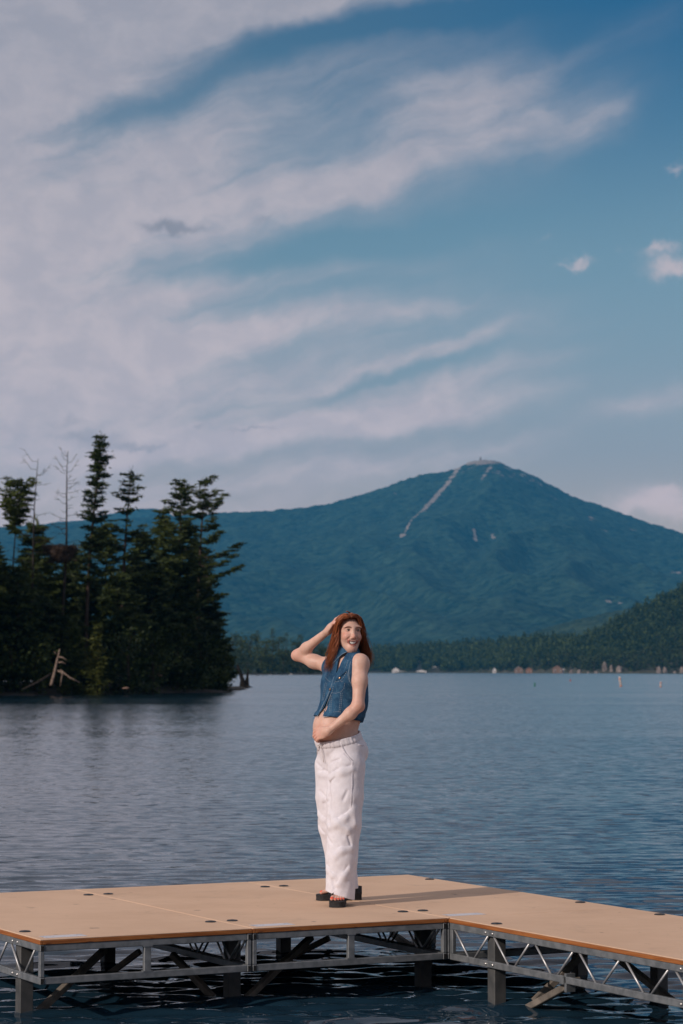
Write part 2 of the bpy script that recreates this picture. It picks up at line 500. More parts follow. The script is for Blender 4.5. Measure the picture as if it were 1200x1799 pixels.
SKYL = [(-1500, 1000), (-600, 960), (-200, 930), (0, 925), (200, 910), (405, 899), (440, 897), (480, 896), (520, 892), (560, 887), (600, 877), (640, 866), (680, 853),
        (720, 839), (735, 833), (770, 829), (800, 822), (820, 814), (835, 808), (845, 806), (870, 807), (885, 813), (900, 820), (930, 831), (960, 846), (990, 863),
        (1020, 876), (1060, 889), (1100, 903), (1140, 918), (1180, 929), (1200, 936), (1400, 985), (2000, 1090), (3000, 1150)]
YC = 9800.0
def crest_y(x): return YC - 0.12 * np.abs(x - 590) + 250 * np.sin(x / 900.0)
def mountain_h(x, y):
    yc = crest_y(x)
    px = 600 + F * x / yc
    zc = (1180 - interp(SKYL, px)) / F * yc
    yb = 4300 + 350 * np.sin(x / 700 + 1) + 0.15 * np.abs(x - 200)
    s = (yc - y) / (yc - yb)
    sf = np.clip(s, 0, 1)
    prof = (1 - sf) ** 1.55 * (1 - 0.12 * sf) + 0.10 * sf * (1 - sf)
    h = zc * prof
    hb = zc - (y - yc) * 0.45
    h = np.where(s < 0, hb, h)
    bell = np.clip(sf * 3.2, 0, 1) * np.clip((1 - sf) * 4, 0, 1)
    q = np.stack([x / 420 + 0.3 * np.sin(y / 900), y / 1500, np.zeros_like(x)], 1)
    rid = 1 - 2 * np.abs(gnoise(q + 3.1)); rid2 = 1 - 2 * np.abs(gnoise(q * 2.3 + 8.7))
    h = h + bell * (62 * (rid - 0.5) + 26 * (rid2 - 0.5))
    h = h + np.clip(1 - sf, 0.15, 1) * 5 * fbm(np.stack([x / 55, y / 70, 0 * x], 1), 3)
    h = h + 4.5 * fbm(np.stack([x / 19, y / 24, 0 * x + 4], 1), 2)
    return np.maximum(h, -3) - np.clip((s - 1) * 400, 0, 30)
def poly_dist(px, py, pts):
    d = np.full(len(px), 1e9)
    for (ax, ay), (bx, by) in zip(pts[:-1], pts[1:]):
        t = np.clip(((px - ax) * (bx - ax) + (py - ay) * (by - ay)) / ((bx - ax) ** 2 + (by - ay) ** 2), 0, 1)
        d = np.minimum(d, np.hypot(px - ax - t * (bx - ax), py - ay - t * (by - ay)))
    return d
def mountain_rock(v):
    px, py = topx(v); r = np.zeros(len(v))
    front = v[:, 1] < crest_y(v[:, 0]) + 60
    for pts, w, s in (([(806, 821), (792, 842), (778, 858)], 4.8, 0.85), ([(778, 858), (760, 880), (745, 894)], 5.4, 0.85), ([(742, 896), (722, 914), (712, 934)], 2.8, 0.75),
                      ([(868, 812), (856, 828), (846, 842)], 5, 0.7), ([(832, 930), (836, 948)], 4, 0.95), ([(865, 941), (867, 944)], 4, 1.0), ([(705, 942), (710, 940)], 4, 1.0),
                      ([(718, 836), (732, 834)], 6, 0.7), ([(822, 812), (880, 808)], 9, 0.85), ([(885, 815), (930, 838)], 10, 0.5), ([(790, 826), (845, 822), (920, 838), (965, 856)], 17, 0.40), ([(965, 870), (978, 876)], 6, 0.45),
                      ([(1035, 908), (1045, 912)], 5, 0.55), ([(1060, 928), (1066, 934)], 5, 0.45), ([(1100, 925), (1140, 940)], 8, 0.35), ([(1066, 1056), (1080, 1060)], 4, 0.75), ([(1086, 1058), (1092, 1061)], 4, 0.7),
                      ([(1180, 1005), (1200, 1010)], 9, 0.5), ([(690, 868), (700, 862)], 6, 0.4)):
        r = np.maximum(r, s * np.exp(-(poly_dist(px, py, pts) / w) ** 2))
    return r * front
mxs = np.array(sorted(set(list(np.arange(-1700, 1900, 9.0)) + [-v for v in grow(1700, 6500, 30, 1.2)] + grow(1900, 6500, 30, 1.2))))
mys = np.array(list(np.arange(4000, 10300, 15.0)) + grow(10300, 11300, 60, 1.2))
forest_far = forest_material('mountain_forest', (0.005, 0.022, 0.023), (0.040, 0.078, 0.058), 20.0)  # spruce green made bluer to stand in for some of the haze
heightfield('mountain', mxs, mys, mountain_h, forest_far, label='broad forested mountain with a bare rocky summit', rockf=mountain_rock)

# lower blue ridge far off to the left, seen between the pines
def left_ridge(x, y):
    yc = 11500.0; px = 600 + F * x / yc
    zc = (1180 - interp([(-2500, 1050), (-600, 990), (-100, 950), (0, 940), (60, 928), (100, 916), (150, 912), (190, 903), (215, 896), (245, 892), (270, 892), (292, 899), (330, 920), (420, 950), (600, 1000), (1000, 1100)], px)) / F * yc
    s = (yc - y) / 1100.0; sf = np.clip(np.abs(s), 0, 1)
    h = zc * (1 - sf ** 1.6)
    return h + 6 * fbm(np.stack([x / 60, y / 80, 0 * x + 2], 1), 3) * (1 - sf) - 2
heightfield('far_ridge', np.arange(-5000, 600, 22.0), np.arange(10400, 12000, 40.0), left_ridge, forest_far, label='distant blue ridge to the left of the mountain')

def mid_ridge(x, y):
    yc = 4700.0; px = 600 + F * x / yc
    zc = (1180 - interp([(200, 1172), (620, 1160), (760, 1142), (850, 1130), (920, 1115), (965, 1101), (1013, 1088), (1060, 1078), (1107, 1069), (1153, 1054), (1200, 1040), (1300, 1015), (2000, 960), (4000, 1000)], px)) / F * yc
    s = (yc - y) / np.where(y < yc, 900.0, 500.0); sf = np.clip(np.abs(s), 0, 1)
    h = zc * np.clip(1 - sf ** 1.3, 0, 1)
    return h + 5.0 * fbm(np.stack([x / 14, y / 18, 0 * x + 7], 1), 3) * np.clip(1.2 - sf, 0, 1) - 2 * sf
forest_mid = forest_material('ridge_forest', (0.010, 0.026, 0.018), (0.045, 0.070, 0.038), 13.0)
heightfield('middle_ridge', np.concatenate([np.arange(-500, 900, 6.0), grow(900, 4000, 20, 1.2)]), np.arange(3700, 5200, 9.0), mid_ridge, forest_mid, label='wooded lower ridge in front of the mountain')

# near hills of the far shore
SHORE_Y = 3250.0
def shore_line(x): return SHORE_Y - 820 / (1 + np.exp(-(x - 225) / 22.0)) + 14 * np.sin(x / 23.0) + 8 * np.sin(x / 9.0 + 1)
SHORE_TOP = [(-600, 1165), (560, 1160), (640, 1150), (760, 1141), (850, 1137), (930, 1130), (980, 1128), (1010, 1133), (1050, 1121), (1075, 1103), (1107, 1085), (1135, 1072), (1153, 1065), (1180, 1051), (1200, 1039), (1260, 1005), (1500, 930), (3000, 900)]
def shore_h(x, y):
    y0 = shore_line(x); d = y - y0
    yt = y0 + 420; px = 600 + F * x / yt
    zt = np.maximum((1180 - interp(SHORE_TOP, px)) / F * yt - 3, 3)
    s = np.clip(d / 420, -0.2, 1.5)
    h = np.where(s < 1, zt * np.clip(s, -0.1, 1) ** 1 * 1.0, zt * (1 - 1.6 * (s - 1)))
    h = np.where(s < 0, s * 30, h + 1.0)
    return h
shore_ground = varied('shore_soil', (0.03, 0.035, 0.018), (0.06, 0.055, 0.03), 0.1, 0.95)
heightfield('far_shore_ground', np.concatenate([np.arange(-900, 600, 6.0), grow(600, 2500, 20, 1.2)]), np.arange(2300, 3900, 8.0), shore_h, shore_ground, label='sloping ground of the far shore')

# ------------------------------------------------------------------ haze
def make_haze():
    mb = MB().box((-12500, -3500, -4.5), (12500, 12500, 1150))
    m = bpy.data.materials.new('haze'); m.use_nodes = True; nt = m.node_tree; nt.nodes.clear()
    out = nt.nodes.new('ShaderNodeOutputMaterial'); pv = nt.nodes.new('ShaderNodeVolumePrincipled')
    pv.inputs['Color'].default_value = HAZE_COL + (1,); pv.inputs['Density'].default_value = HAZE_DENS
    pv.inputs['Anisotropy'].default_value = 0.0
    nt.links.new(pv.outputs[0], out.inputs['Volume'])
    o = mb.build('haze', m); tag(o, 'thin blue summer haze over the lake and mountain', None, None, 'stuff')
HAZE_COL = (0.05, 0.49, 1.0); HAZE_DENS = 4.4e-5
make_haze()
# ------------------------------------------------------------------ floating-frame dock
DECK = 0.42
DU, DV = 1.215, 2.64
DANG = math.radians(27.6)
DC = ground(787, 1612, DECK)          # corner where the two runs of the dock meet


def deck_material():
    m, nt, b = new_mat('deck_plywood', (0.44, 0.33, 0.25), 0.85, 0, 0.12)
    p = pos(nt)
    grain = X(nt, noise(nt, pos(nt, 1, 1, 1), 55, 4, 0.7).outputs[0])
    big = X(nt, noise(nt, p, 1.3, 5, 0.6).outputs[0])
    mp = nt.nodes.new('ShaderNodeMapping'); mp.inputs['Rotation'].default_value = (0, 0, -DANG); mp.inputs['Scale'].default_value = (4, 34, 1)
    nt.links.new(nt.nodes.new('ShaderNodeNewGeometry').outputs['Position'], mp.inputs['Vector'])
    fibre = X(nt, noise(nt, mp.outputs[0], 1.0, 5, 0.65).outputs[0])
    c = mixc(nt, big.smooth(0.3, 0.7), (0.60, 0.41, 0.28), (0.68, 0.475, 0.33))
    c = mixc(nt, fibre.smooth(0.52, 0.85) * 0.35, c, (0.36, 0.25, 0.19))
    st_ = X(nt, noise(nt, p, 3.1, 5, 0.7, 0.8).outputs[0])
    c = mixc(nt, st_.smooth(0.56, 0.72) * 0.30, c, (0.42, 0.30, 0.22))
    sp = X(nt, noise(nt, p, 9.0, 2, 0.5).outputs[0])
    c = mixc(nt, sp.smooth(0.70, 0.76) * 0.6, c, (0.2, 0.15, 0.13))
    nt.links.new(c, b.inputs['Base Color'])
    bump(nt, b, grain, 0.5, 0.0025)
    return m
M_deck = deck_material()
def wood_mat():
    m, nt, b = new_mat('cedar_edge', (0.42, 0.17, 0.05), 0.6, 0, 0.3)
    n = X(nt, noise(nt, pos(nt, 3, 3, 60, obj=True), 1.0, 4, 0.6, 1.2).outputs[0])
    kn = X(nt, noise(nt, pos(nt, 9, 9, 22, obj=True), 1.0, 2).outputs[0])
    c = mixc(nt, n.smooth(0.35, 0.65), (0.25, 0.078, 0.020), (0.37, 0.138, 0.040))
    c = mixc(nt, kn.smooth(0.66, 0.74) * 0.8, c, (0.13, 0.04, 0.015))
    nt.links.new(c, b.inputs['Base Color']); return m
M_wood = wood_mat()
M_galv = varied('galvanised_steel', (0.15, 0.165, 0.175), (0.24, 0.255, 0.265), 14, 0.48, 0.4, 0.5, obj=True, bstr=0.05)
M_rod = varied('bright_steel_rod', (0.42, 0.43, 0.44), (0.55, 0.55, 0.55), 20, 0.45, 0.6, obj=True)
M_post = varied('weathered_post', (0.060, 0.064, 0.066), (0.115, 0.116, 0.113), 6, 0.6, 0.2, obj=True, bstr=0.1)
M_brace = varied('weathered_brace', (0.12, 0.105, 0.09), (0.24, 0.21, 0.175), 9, 0.7, 0.2)
M_bolt = new_mat('zinc_bolt', (0.75, 0.72, 0.68), 0.3, 0.9)[0]
M_lid = varied('black_plastic_lid', (0.012, 0.013, 0.015), (0.03, 0.03, 0.033), 60, 0.5, obj=True)
M_black = new_mat('tube_inside_shade', (0.01, 0.01, 0.01), 0.9)[0]  # near-black: the shade inside the open tube ends put into colour
M_yel = new_mat('yellow_seam_edge', (0.55, 0.30, 0.08), 0.8)[0]
def sticker_mat():
    m, nt, b = new_mat('pale_sticker', (0.6, 0.6, 0.62), 0.5)
    n = X(nt, noise(nt, pos(nt, 30, 30, 1, obj=True), 1.0, 3, 0.7).outputs[0])
    n2 = X(nt, noise(nt, pos(nt, 4, 6, 1, obj=True), 1.0, 2, 0.7).outputs[0])
    c = mixc(nt, n.smooth(0.5, 0.62) * n2.smooth(0.4, 0.6), (0.62, 0.60, 0.62), (0.30, 0.31, 0.34))
    nt.links.new(c, b.inputs['Base Color']); return m
M_stick = sticker_mat()

Z0, Z1, Z2, Z3 = DECK - 0.028, DECK - 0.063, DECK - 0.196, DECK - 0.232    # deck underside, chord top / bottom
CW = 0.024
PX = CW + 0.002 + 0.038                                                        # post centre from the side
PT = (0.40, 2.22)                                                             # posts along the long side


def build_section(name, label, posts=(0,), side_posts=False):
    g = DU - 0.004
    root = thing(name, label, 'dock', tuple(DC[:2]) + (0,), DANG, 'dock sections bolted end to end')
    MB().box((0.002, 0.0015, DECK - 0.006), (g - 0.002, DV - 0.0135, DECK)).build('deck_panel', M_deck, root, bevel=0.002)
    for lo, hi in (((0, 0, Z0 + 0.0015), (0.0165, DV - 0.012, DECK - 0.0065)), ((g - 0.0165, 0, Z0 + 0.0015), (g, DV - 0.012, DECK - 0.0065)),
                   ((0.0175, 0, Z0 + 0.0015), (g - 0.0175, 0.0165, DECK - 0.0065)), ((0.0175, DV - 0.0285, Z0 + 0.0015), (g - 0.0175, DV - 0.012, DECK - 0.0065))):
        MB().box(lo, hi).build('edge_board', M_wood, root, bevel=0.0015)
    L = DV - 0.014
    # long trusses along both sides: chords with zigzag rods, black end plates for the shaded inside
    for x0 in (0.002, g - CW - 0.002):
        for za, zb in ((Z1, Z0), (Z3, Z2)):
            ch = MB().box((x0, 0.002, za), (x0 + CW, L, zb)).build('truss_chord', M_galv, root, bevel=0.003)
            MB().box((x0 + 0.004, 0.0005, za + 0.005), (x0 + CW - 0.004, 0.0018, zb - 0.005)).build('opening_shade', M_black, ch)
        for ya in (0.003, L - 0.033):
            MB().box((x0, ya, Z2 + 0.0005), (x0 + CW, ya + 0.03, Z1 - 0.0005)).build('end_upright', M_galv, root, bevel=0.003)
        xc = x0 + CW / 2
        for i in range(6):
            yc = 0.29 + 0.423 * i
            for sg in (-1, 1):
                MB().tube([(xc, yc + sg * 0.185, Z1 + 0.004), (xc, yc + sg * 0.032, Z2 - 0.004)], 0.0062, 8).build('truss_rod', M_rod, root, smooth=True)
        for ya in PT:
            for zc in ((Z0 + Z1) / 2, (Z2 + Z3) / 2):
                for dy_ in (-0.062, 0.012):
                    s = -1 if x0 < 0.1 else 1
                    xb = x0 if s < 0 else x0 + CW
                    MB().tube([(xb, ya + dy_, zc), (xb + s * 0.004, ya + dy_, zc), (xb + s * 0.007, ya + dy_, zc)], [0.0085, 0.008, 0.004], 10).build('bolt', M_bolt, root, smooth=True)
    # short end frames between the trusses
    for ya in (0.004, L - 0.034):
        for za, zb in ((Z1, Z0), (Z3, Z2)):
            MB().box((CW + 0.003, ya, za), (g - CW - 0.003, ya + 0.03, zb)).build('end_rail', M_galv, root, bevel=0.003)
        up = MB().box((g / 2 - 0.02, ya + 0.002, Z2 + 0.0005), (g / 2 + 0.02, ya + 0.028, Z1 - 0.0005)).build('middle_upright', M_galv, root, bevel=0.003)
        for zz in (Z2, Z1): MB().box((g / 2 - 0.026, ya - 0.001, zz - 0.004), (g / 2 + 0.026, ya + 0.029, zz + 0.004)).build('weld', M_galv, up)
    # cross joists below the deck
    for yj in (0.66, 1.32, 1.98):
        MB().box((CW + 0.004, yj - 0.02, Z1 + 0.004), (g - CW - 0.004, yj + 0.02, Z0 - 0.001)).build('joist', M_galv, root)
    # round lids over the post sockets
    for sx in (PX, g - PX):
        for ya in PT:
            ld = MB().disc((sx, ya, DECK), 0.031, 0.006, 20).build('socket_lid', M_lid, root, smooth=False)
            MB().disc((sx, ya, DECK + 0.006), 0.012, 0.002, 10).build('lid_knob', M_lid, ld)
    for i in posts:
        for ya in PT:
            add_post(root, (PX if i == 0 else g - PX), ya)
    MB().box((0.05, 0.055, DECK + 0.0004), (0.285, 0.155, DECK + 0.0013)).build('pale_sticker', M_stick, root)
    return root


def add_post(root, x, y):
    w = 0.0375
    MB().box((x - w, y - w, -1.6), (x + w, y + w, Z0 - 0.002)).build('post', M_post, root, bevel=0.004)


def st(x, y):                        # world point to section coordinates of the corner
    d = np.array([x - DC[0], y - DC[1]]); c, s = math.cos(DANG), math.sin(DANG)
    return d[0] * c + d[1] * s, -d[0] * s + d[1] * c
def copy_thing(o, label, loc):
    c = o.copy(); COL.objects.link(c); c.location = loc; c['label'] = label
    for ch in list(o.children):
        d = ch.copy(); COL.objects.link(d); d.parent = c
        for g_ in ch.children:
            e = g_.copy(); COL.objects.link(e); e.parent = d
    return c
def sec_loc(i, j):
    c, s = math.cos(DANG), math.sin(DANG)
    return (DC[0] + i * DU * c - j * DV * s, DC[1] + i * DU * s + j * DV * c, 0)
sec = build_section('dock_section', 'sunlit tan dock section the woman stands on')
sec.location = sec_loc(-1, 0)
secA = copy_thing(sec, 'leftmost tan dock section, its open metal end frame at the left edge', sec_loc(-2, 0))
secB = copy_thing(sec, 'far dock section crossed by the long shadows of her legs', sec_loc(0, 0))
secC = copy_thing(sec, 'dock section jutting towards the viewer at right on a zigzag rod truss', sec_loc(0, -1))
for r in (secB, secC):
    for ya in PT: add_post(r, DU - 0.012 - PX, ya)
# slanting brace tubes that run down into the water, clamped to the frames
def brace(root, oi, oj, p0, Y0, p1, Y1, w=0.036, h=0.036, mat=None, under=0.25):
    a, b = at(*p0, Y0), at(*p1, Y1)
    d = (b - a); b = b + d / np.linalg.norm(d) * under
    f = lambda q: (st(q[0], q[1])[0] - oi * DU, st(q[0], q[1])[1] - oj * DV, q[2])
    MB().bar(f(a), f(b), w, h).build('brace', mat or M_brace, root, bevel=0.003)
brace(secA, -2, 0, (185, 1667), 13.7, (84, 1762), 13.1)
brace(secA, -2, 0, (246, 1671), 14.6, (207, 1700), 14.65)
brace(secA, -2, 0, (302, 1676), 13.9, (358, 1735), 13.75)
brace(sec, -1, 0, (547, 1646), 14.1, (450, 1738), 13.65)
brace(sec, -1, 0, (578, 1648), 15.2, (522, 1676), 15.3)
brace(secB, 0, 0, (688, 1640), 16.2, (718, 1660), 16.0)
brace(secC, 0, -1, (1033, 1668), 13.5, (950, 1748), 13.4)
brace(secC, 0, -1, (1016, 1722), 12.72, (943, 1762), 13.05)
brace(secC, 0, -1, (1075, 1675), 13.6, (1142, 1728), 13.2)
def loc_sec(p, oi, oj): s_, t_ = st(p[0], p[1]); return s_ - oi * DU, t_ - oj * DV, p[2]
cq = loc_sec(at(1012, 1708, 12.72), 0, -1)
MB().box((-0.004, cq[1] - 0.022, Z3 - 0.006), (0.0015, cq[1] + 0.018, Z2 + 0.004)).build('clamp_plate', M_galv, secC, bevel=0.002)
MB().box((0.002, cq[1] - 0.04, Z3 - 0.045), (0.06, cq[1] - 0.022, Z2 + 0.016)).build('clamp_bracket', M_galv, secC, bevel=0.002)
# ------------------------------------------------------------------ trees
def bark(name, c1, c2): return varied(name, c1, c2, 2.2, 0.95, 0, 0.1, stretch=(3, 3, 0.7), bstr=0.5, bdist=0.05)
M_bark = bark('pine_bark', (0.035, 0.024, 0.018), (0.085, 0.062, 0.05))
M_dead = bark('grey_deadwood', (0.020, 0.017, 0.015), (0.055, 0.046, 0.040))
M_bleach = bark('bleached_deadwood', (0.15, 0.112, 0.09), (0.27, 0.205, 0.165))
def leaf_material(name, c1, c2, trans=0.25, tcol=None):
    m, nt, b = new_mat(name, c1, 0.65, 0, 0.25)
    a = attr(nt, 'tone')
    oi = nt.nodes.new('ShaderNodeObjectInfo')
    f = a * 0.8 + X(nt, oi.outputs['Random']) * 0.2
    c = mixc(nt, f.clamp(), c1, c2)
    nt.links.new(c, b.inputs['Base Color'])
    tr = nt.nodes.new('ShaderNodeBsdfTranslucent'); nt.links.new(c, tr.inputs['Color'])
    mx = nt.nodes.new('ShaderNodeMixShader'); mx.inputs[0].default_value = trans
    out = nt.nodes['Material Output']
    nt.links.new(b.outputs[0], mx.inputs[1]); nt.links.new(tr.outputs[0], mx.inputs[2]); nt.links.new(mx.outputs[0], out.inputs['Surface'])
    return m
M_needle = leaf_material('pine_needles', (0.006, 0.017, 0.006), (0.085, 0.112, 0.022))  # the light end of the range carries the sunlit tops
M_leaf = leaf_material('broad_leaves', (0.012, 0.024, 0.006), (0.075, 0.095, 0.018))
M_cedar = leaf_material('cedar_sprays', (0.030, 0.050, 0.010), (0.120, 0.125, 0.025))


class Crown:
    """many small leaf-sized faces spread through a crown's volume"""
    def __init__(s): s.v, s.t = [], []
    def tufts(s, c, d, up, n, ln, wd, spread, rs, tone):
        """n thin blades around the point c, pointing roughly along d"""
        c, d, up = (np.asarray(q, float) for q in (c, d, up))
        o = c + rs.randn(n, 3) * spread
        k_ = d[None] * 1.0 + rs.randn(n, 3) * 0.42 + up[None] * 0.25
        k_ /= np.linalg.norm(k_, axis=1, keepdims=True) + 1e-9
        sdir = np.cross(k_, rs.randn(n, 3)); sdir /= np.linalg.norm(sdir, axis=1, keepdims=True) + 1e-9
        L = ln * (0.6 + 0.8 * rs.rand(n, 1)); Wd = wd * (0.6 + 0.8 * rs.rand(n, 1))
        q = np.stack([o - k_ * L * 0.4 - sdir * Wd * 0.35, o - k_ * L * 0.4 + sdir * Wd * 0.35, o + k_ * L * 0.15 + sdir * Wd * 0.5, o + k_ * L * 0.6, o + k_ * L * 0.15 - sdir * Wd * 0.5], 1)
        s.v.append(q.reshape(-1, 3)); s.t.append(np.repeat(np.clip(tone + rs.randn(n) * 0.16, 0, 1), 5))
    def mesh(s, name):
        v = np.concatenate(s.v); me = bpy.data.meshes.new(name)
        fast_mesh(me, v, np.arange(len(v)).reshape(-1, 5))
        a = me.attributes.new('tone', 'FLOAT', 'POINT'); a.data.foreach_set('value', np.concatenate(s.t).astype(np.float32)); return me


def tree_thing(name, label, loc, trunk_mb, crown, leafmat, barkmat, group=None, rz=0, cat='tree'):
    t = thing(name, label, cat, loc, rz, group)
    trunk_mb.build('trunk', barkmat, t, smooth=True)
    if crown is not None:
        me = crown.mesh('crown'); me.materials.append(leafmat); link(bpy.data.objects.new('crown', me), t)
    return t


def white_pine(seed, h, lean=(0, 0), base=0.3, reach=None, bias=(0, 0), dens=1.0, r=None, droop=0.0, gaps=0.25, tone=0.35, fine=1.0, step=0.42):
    """tapered trunk, whorls of limbs carrying flat plumes of needles; reach(f) = limb length at height fraction f"""
    rs = np.random.RandomState(seed); r = r or h * 0.012
    def tp(f): return np.array([lean[0] * f ** 1.5 + 0.12 * math.sin(f * 5 + seed), lean[1] * f + 0.1 * math.sin(f * 4 + seed * 2), h * f])
    tm = MB(); fs = np.linspace(0, 1, 12)
    tm.tube([tp(f) for f in fs], [max(r * (1 - f) ** 0.85, 0.02) for f in fs], 8)
    cr = Crown()
    reach = reach or (lambda f: 3.2 * (1 - f) ** 0.7 + 0.4)
    z = base * h
    while z < h * 0.985:
        f = z / h; nb = rs.randint(3, 6)
        a0 = rs.rand() * 6.28
        for b_ in range(nb):
            if rs.rand() < gaps * (0.4 + 0.6 * (f < 0.8)): continue
            a = a0 + b_ * 6.28 / nb + rs.randn() * 0.3
            dirv = np.array([math.cos(a), math.sin(a), 0])
            Lb = reach(f) * (0.55 + 0.65 * rs.rand()) * (1 + bias[0] * dirv[0] + bias[1] * dirv[1])
            if Lb < 0.25: continue
            p0 = tp(min(f + rs.randn() * 0.006, 1)); rise = -0.04 + 0.62 * f ** 3 - droop * (1 - f)
            pts = [p0 + dirv * Lb * q + np.array([0, 0, Lb * (rise * q + 0.16 * q * q - 0.10 * math.sin(3.1 * q))]) for q in (0, 0.3, 0.6, 1.0)]
            tm.tube(pts, [r * 0.28 * (1 - f) + 0.022, r * 0.2 * (1 - f) + 0.018, 0.016, 0.008], 5, cap=False)
            side = np.array([-dirv[1], dirv[0], 0])
            nc = max(3, int(Lb / 0.30 * dens))
            tn = tone + 0.18 * rs.randn() + 0.25 * (f - 0.5)  # tone rises with height: sunlit tops put into the needle colour
            for c_ in range(nc):
                q = 0.28 + 0.75 * (c_ + rs.rand()) / nc
                i = min(int(q * 3), 2); w = min(q * 3 - i, 1.1)
                c = np.array(pts[i]) * (1 - w) + np.array(pts[i + 1]) * w
                wid = 0.30 * Lb * (1.15 - q) * (1 if q > 0.4 else 0.5) + 0.12
                c = c + side * rs.randn() * wid * 0.6 + np.array([0, 0, 0.10 + 0.06 * rs.randn()])
                cr.tufts(c, dirv * 0.9 + side * rs.randn() * 0.5, (0, 0, 0.5), int(15 * fine), 0.46, 0.10, (0.20, 0.20, 0.035), rs, tn + 0.15 * (q - 0.5))
        z += h * 0.0 + step * (0.7 + 0.6 * rs.rand())
    # leader
    cr.tufts(tp(0.985), (0, 0, 1), (0, 0, 1), 26, 0.42, 0.08, (0.12, 0.12, 0.25), rs, tone + 0.2)
    return tm, cr


def spruce(seed, h, w, base=0.06, tone=0.3, n=1.0):
    rs = np.random.RandomState(seed); tm = MB(); cr = Crown()
    tm.tube([(0, 0, 0), (0.05, 0, h * 0.5), (0, 0.03, h)], [h * 0.012, h * 0.008, 0.01], 7)
    z = base * h
    while z < h:
        f = z / h; L = w * (1 - f) ** 0.8 * (0.75 + 0.4 * rs.rand()) + 0.12
        for b_ in range(6):
            a = rs.rand() * 6.28; d = np.array([math.cos(a), math.sin(a), -0.15])
            for c_ in range(max(2, int(L / 0.35))):
                q = (c_ + rs.rand()) / max(2, int(L / 0.35))
                cr.tufts(np.array([0, 0, z]) + d * L * q, d, (0, 0, 1), int(7 * n), 0.40, 0.10, (0.14, 0.14, 0.10), rs, tone + 0.2 * q - 0.1)
        z += 0.34
    return tm, cr


def broadleaf(seed, h, w, tone=0.4, leaf=0.34, n=60, trunk_r=None, lumps=16, low=0.22):
    rs = np.random.RandomState(seed); tm = MB(); cr = Crown(); r = trunk_r or h * 0.016
    tm.tube([(0, 0, 0), (0.1, 0.05, h * 0.35), (0.0, 0.1, h * 0.8)], [r, r * 0.8, r * 0.25], 7)
    for i in range(lumps):
        f = low + (0.95 - low) * (i + rs.rand() * 0.8) / lumps; a = rs.rand() * 6.28
        rad = w * math.sin(math.pi * min(max((f - low * 0.7) / (1.02 - low * 0.7), 0.05), 0.97)) ** 0.7 * (0.35 + 0.55 * rs.rand())
        c = np.array([math.cos(a) * rad, math.sin(a) * rad, f * h])
        tm.tube([(0, 0, f * h * 0.8), tuple(c * (0.6, 0.6, 0.95)), tuple(c)], [r * 0.3, r * 0.2, 0.02], 5, cap=False)
        s = w * (0.20 + 0.14 * rs.rand()); tn = tone + rs.randn() * 0.15
        d = np.array([math.cos(a), math.sin(a), 0.4])
        cr.tufts(c, d, (0, 0, 1), n, leaf, leaf * 0.6, (s, s, s * 0.6), rs, tn)
    return tm, cr


def dead_tree(seed, h, lean=(0, 0), r=0.16, n=24, start=0.35, L=1.6, up=0.25, bend=0.0):
    rs = np.random.RandomState(seed); tm = MB()
    def tp(f): return np.array([lean[0] * f + bend * math.sin(f * 3.1) + 0.08 * math.sin(f * 9 + seed), lean[1] * f, h * f])
    fs = np.linspace(0, 1, 12); tm.tube([tp(f) for f in fs], [r * (1 - 0.88 * f) for f in fs], 8)
    for i in range(n):
        f = start + (0.99 - start) * (i + rs.rand()) / n; a = rs.rand() * 6.28 if rs.rand() < 0.4 else (0 if rs.rand() < 0.55 else math.pi) + rs.randn() * 0.35
        Lb = L * (0.4 + 0.8 * rs.rand()) * (1.15 - 0.6 * f); d = np.array([math.cos(a), math.sin(a), 0])
        p = tp(f); u = up * rs.rand() + (0.7 if f > 0.9 else 0)
        pts = [p, p + d * Lb * 0.4 + (0, 0, Lb * 0.05 * rs.randn()), p + d * Lb + (0, 0, Lb * u + 0.08 * rs.randn())]
        tm.tube(pts, [0.035 * (1.1 - f) + 0.012, 0.02, 0.008], 5, cap=False)
        if Lb > 0.7:
            for k_ in range(3):
                q = 0.4 + 0.5 * rs.rand(); c = np.array(pts[1]) * (1 - q) + np.array(pts[2]) * q
                e = c + d * 0.35 * Lb * 0.6 + np.array([rs.randn() * 0.16, rs.randn() * 0.16, 0.10 + rs.randn() * 0.14])
                tm.tube([c, e], [0.013, 0.006], 4, cap=False)
    return tm

# ---- the wooded point at left
def isl(px, Y): return ((px - 600) / F * Y, Y)
def isl_h(x, y):
    e = np.minimum.reduce([(-9.5 - x) / 5.0, (y - (183 + 0.9 * np.clip(x + 24, 0, 12) * 2.2)) / 4.0, (262 - y) / 10.0])
    h = 0.7 * np.tanh(np.clip(e, -2, 3))
    return h + 0.25 * fbm(np.stack([x / 2.2, y / 2.2, 0 * x], 1), 3) - 0.12
ix, iy = np.arange(-110, -4, 0.8), np.arange(135, 275, 0.8)
def isl_full(x, y):
    left = np.minimum((-30 - x) / 6.0, np.minimum((y - 146) / 5.0, (272 - y) / 8))
    return np.maximum(isl_h(x, y), 0.8 * np.tanh(np.clip(left, -2, 3)) + 0.25 * fbm(np.stack([x / 2.5, y / 2.5, 0 * x + 3], 1), 3))
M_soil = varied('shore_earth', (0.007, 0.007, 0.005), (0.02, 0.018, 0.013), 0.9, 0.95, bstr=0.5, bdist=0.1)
gx_, gy_ = np.meshgrid(ix, iy)
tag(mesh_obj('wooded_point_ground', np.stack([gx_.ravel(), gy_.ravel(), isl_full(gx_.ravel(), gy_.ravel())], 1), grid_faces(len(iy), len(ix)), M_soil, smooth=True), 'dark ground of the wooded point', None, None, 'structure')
def gz(x, y): return float(isl_full(np.array([x]), np.array([y]))[0]) - 0.15
PG = 'tall pines on the wooded point'
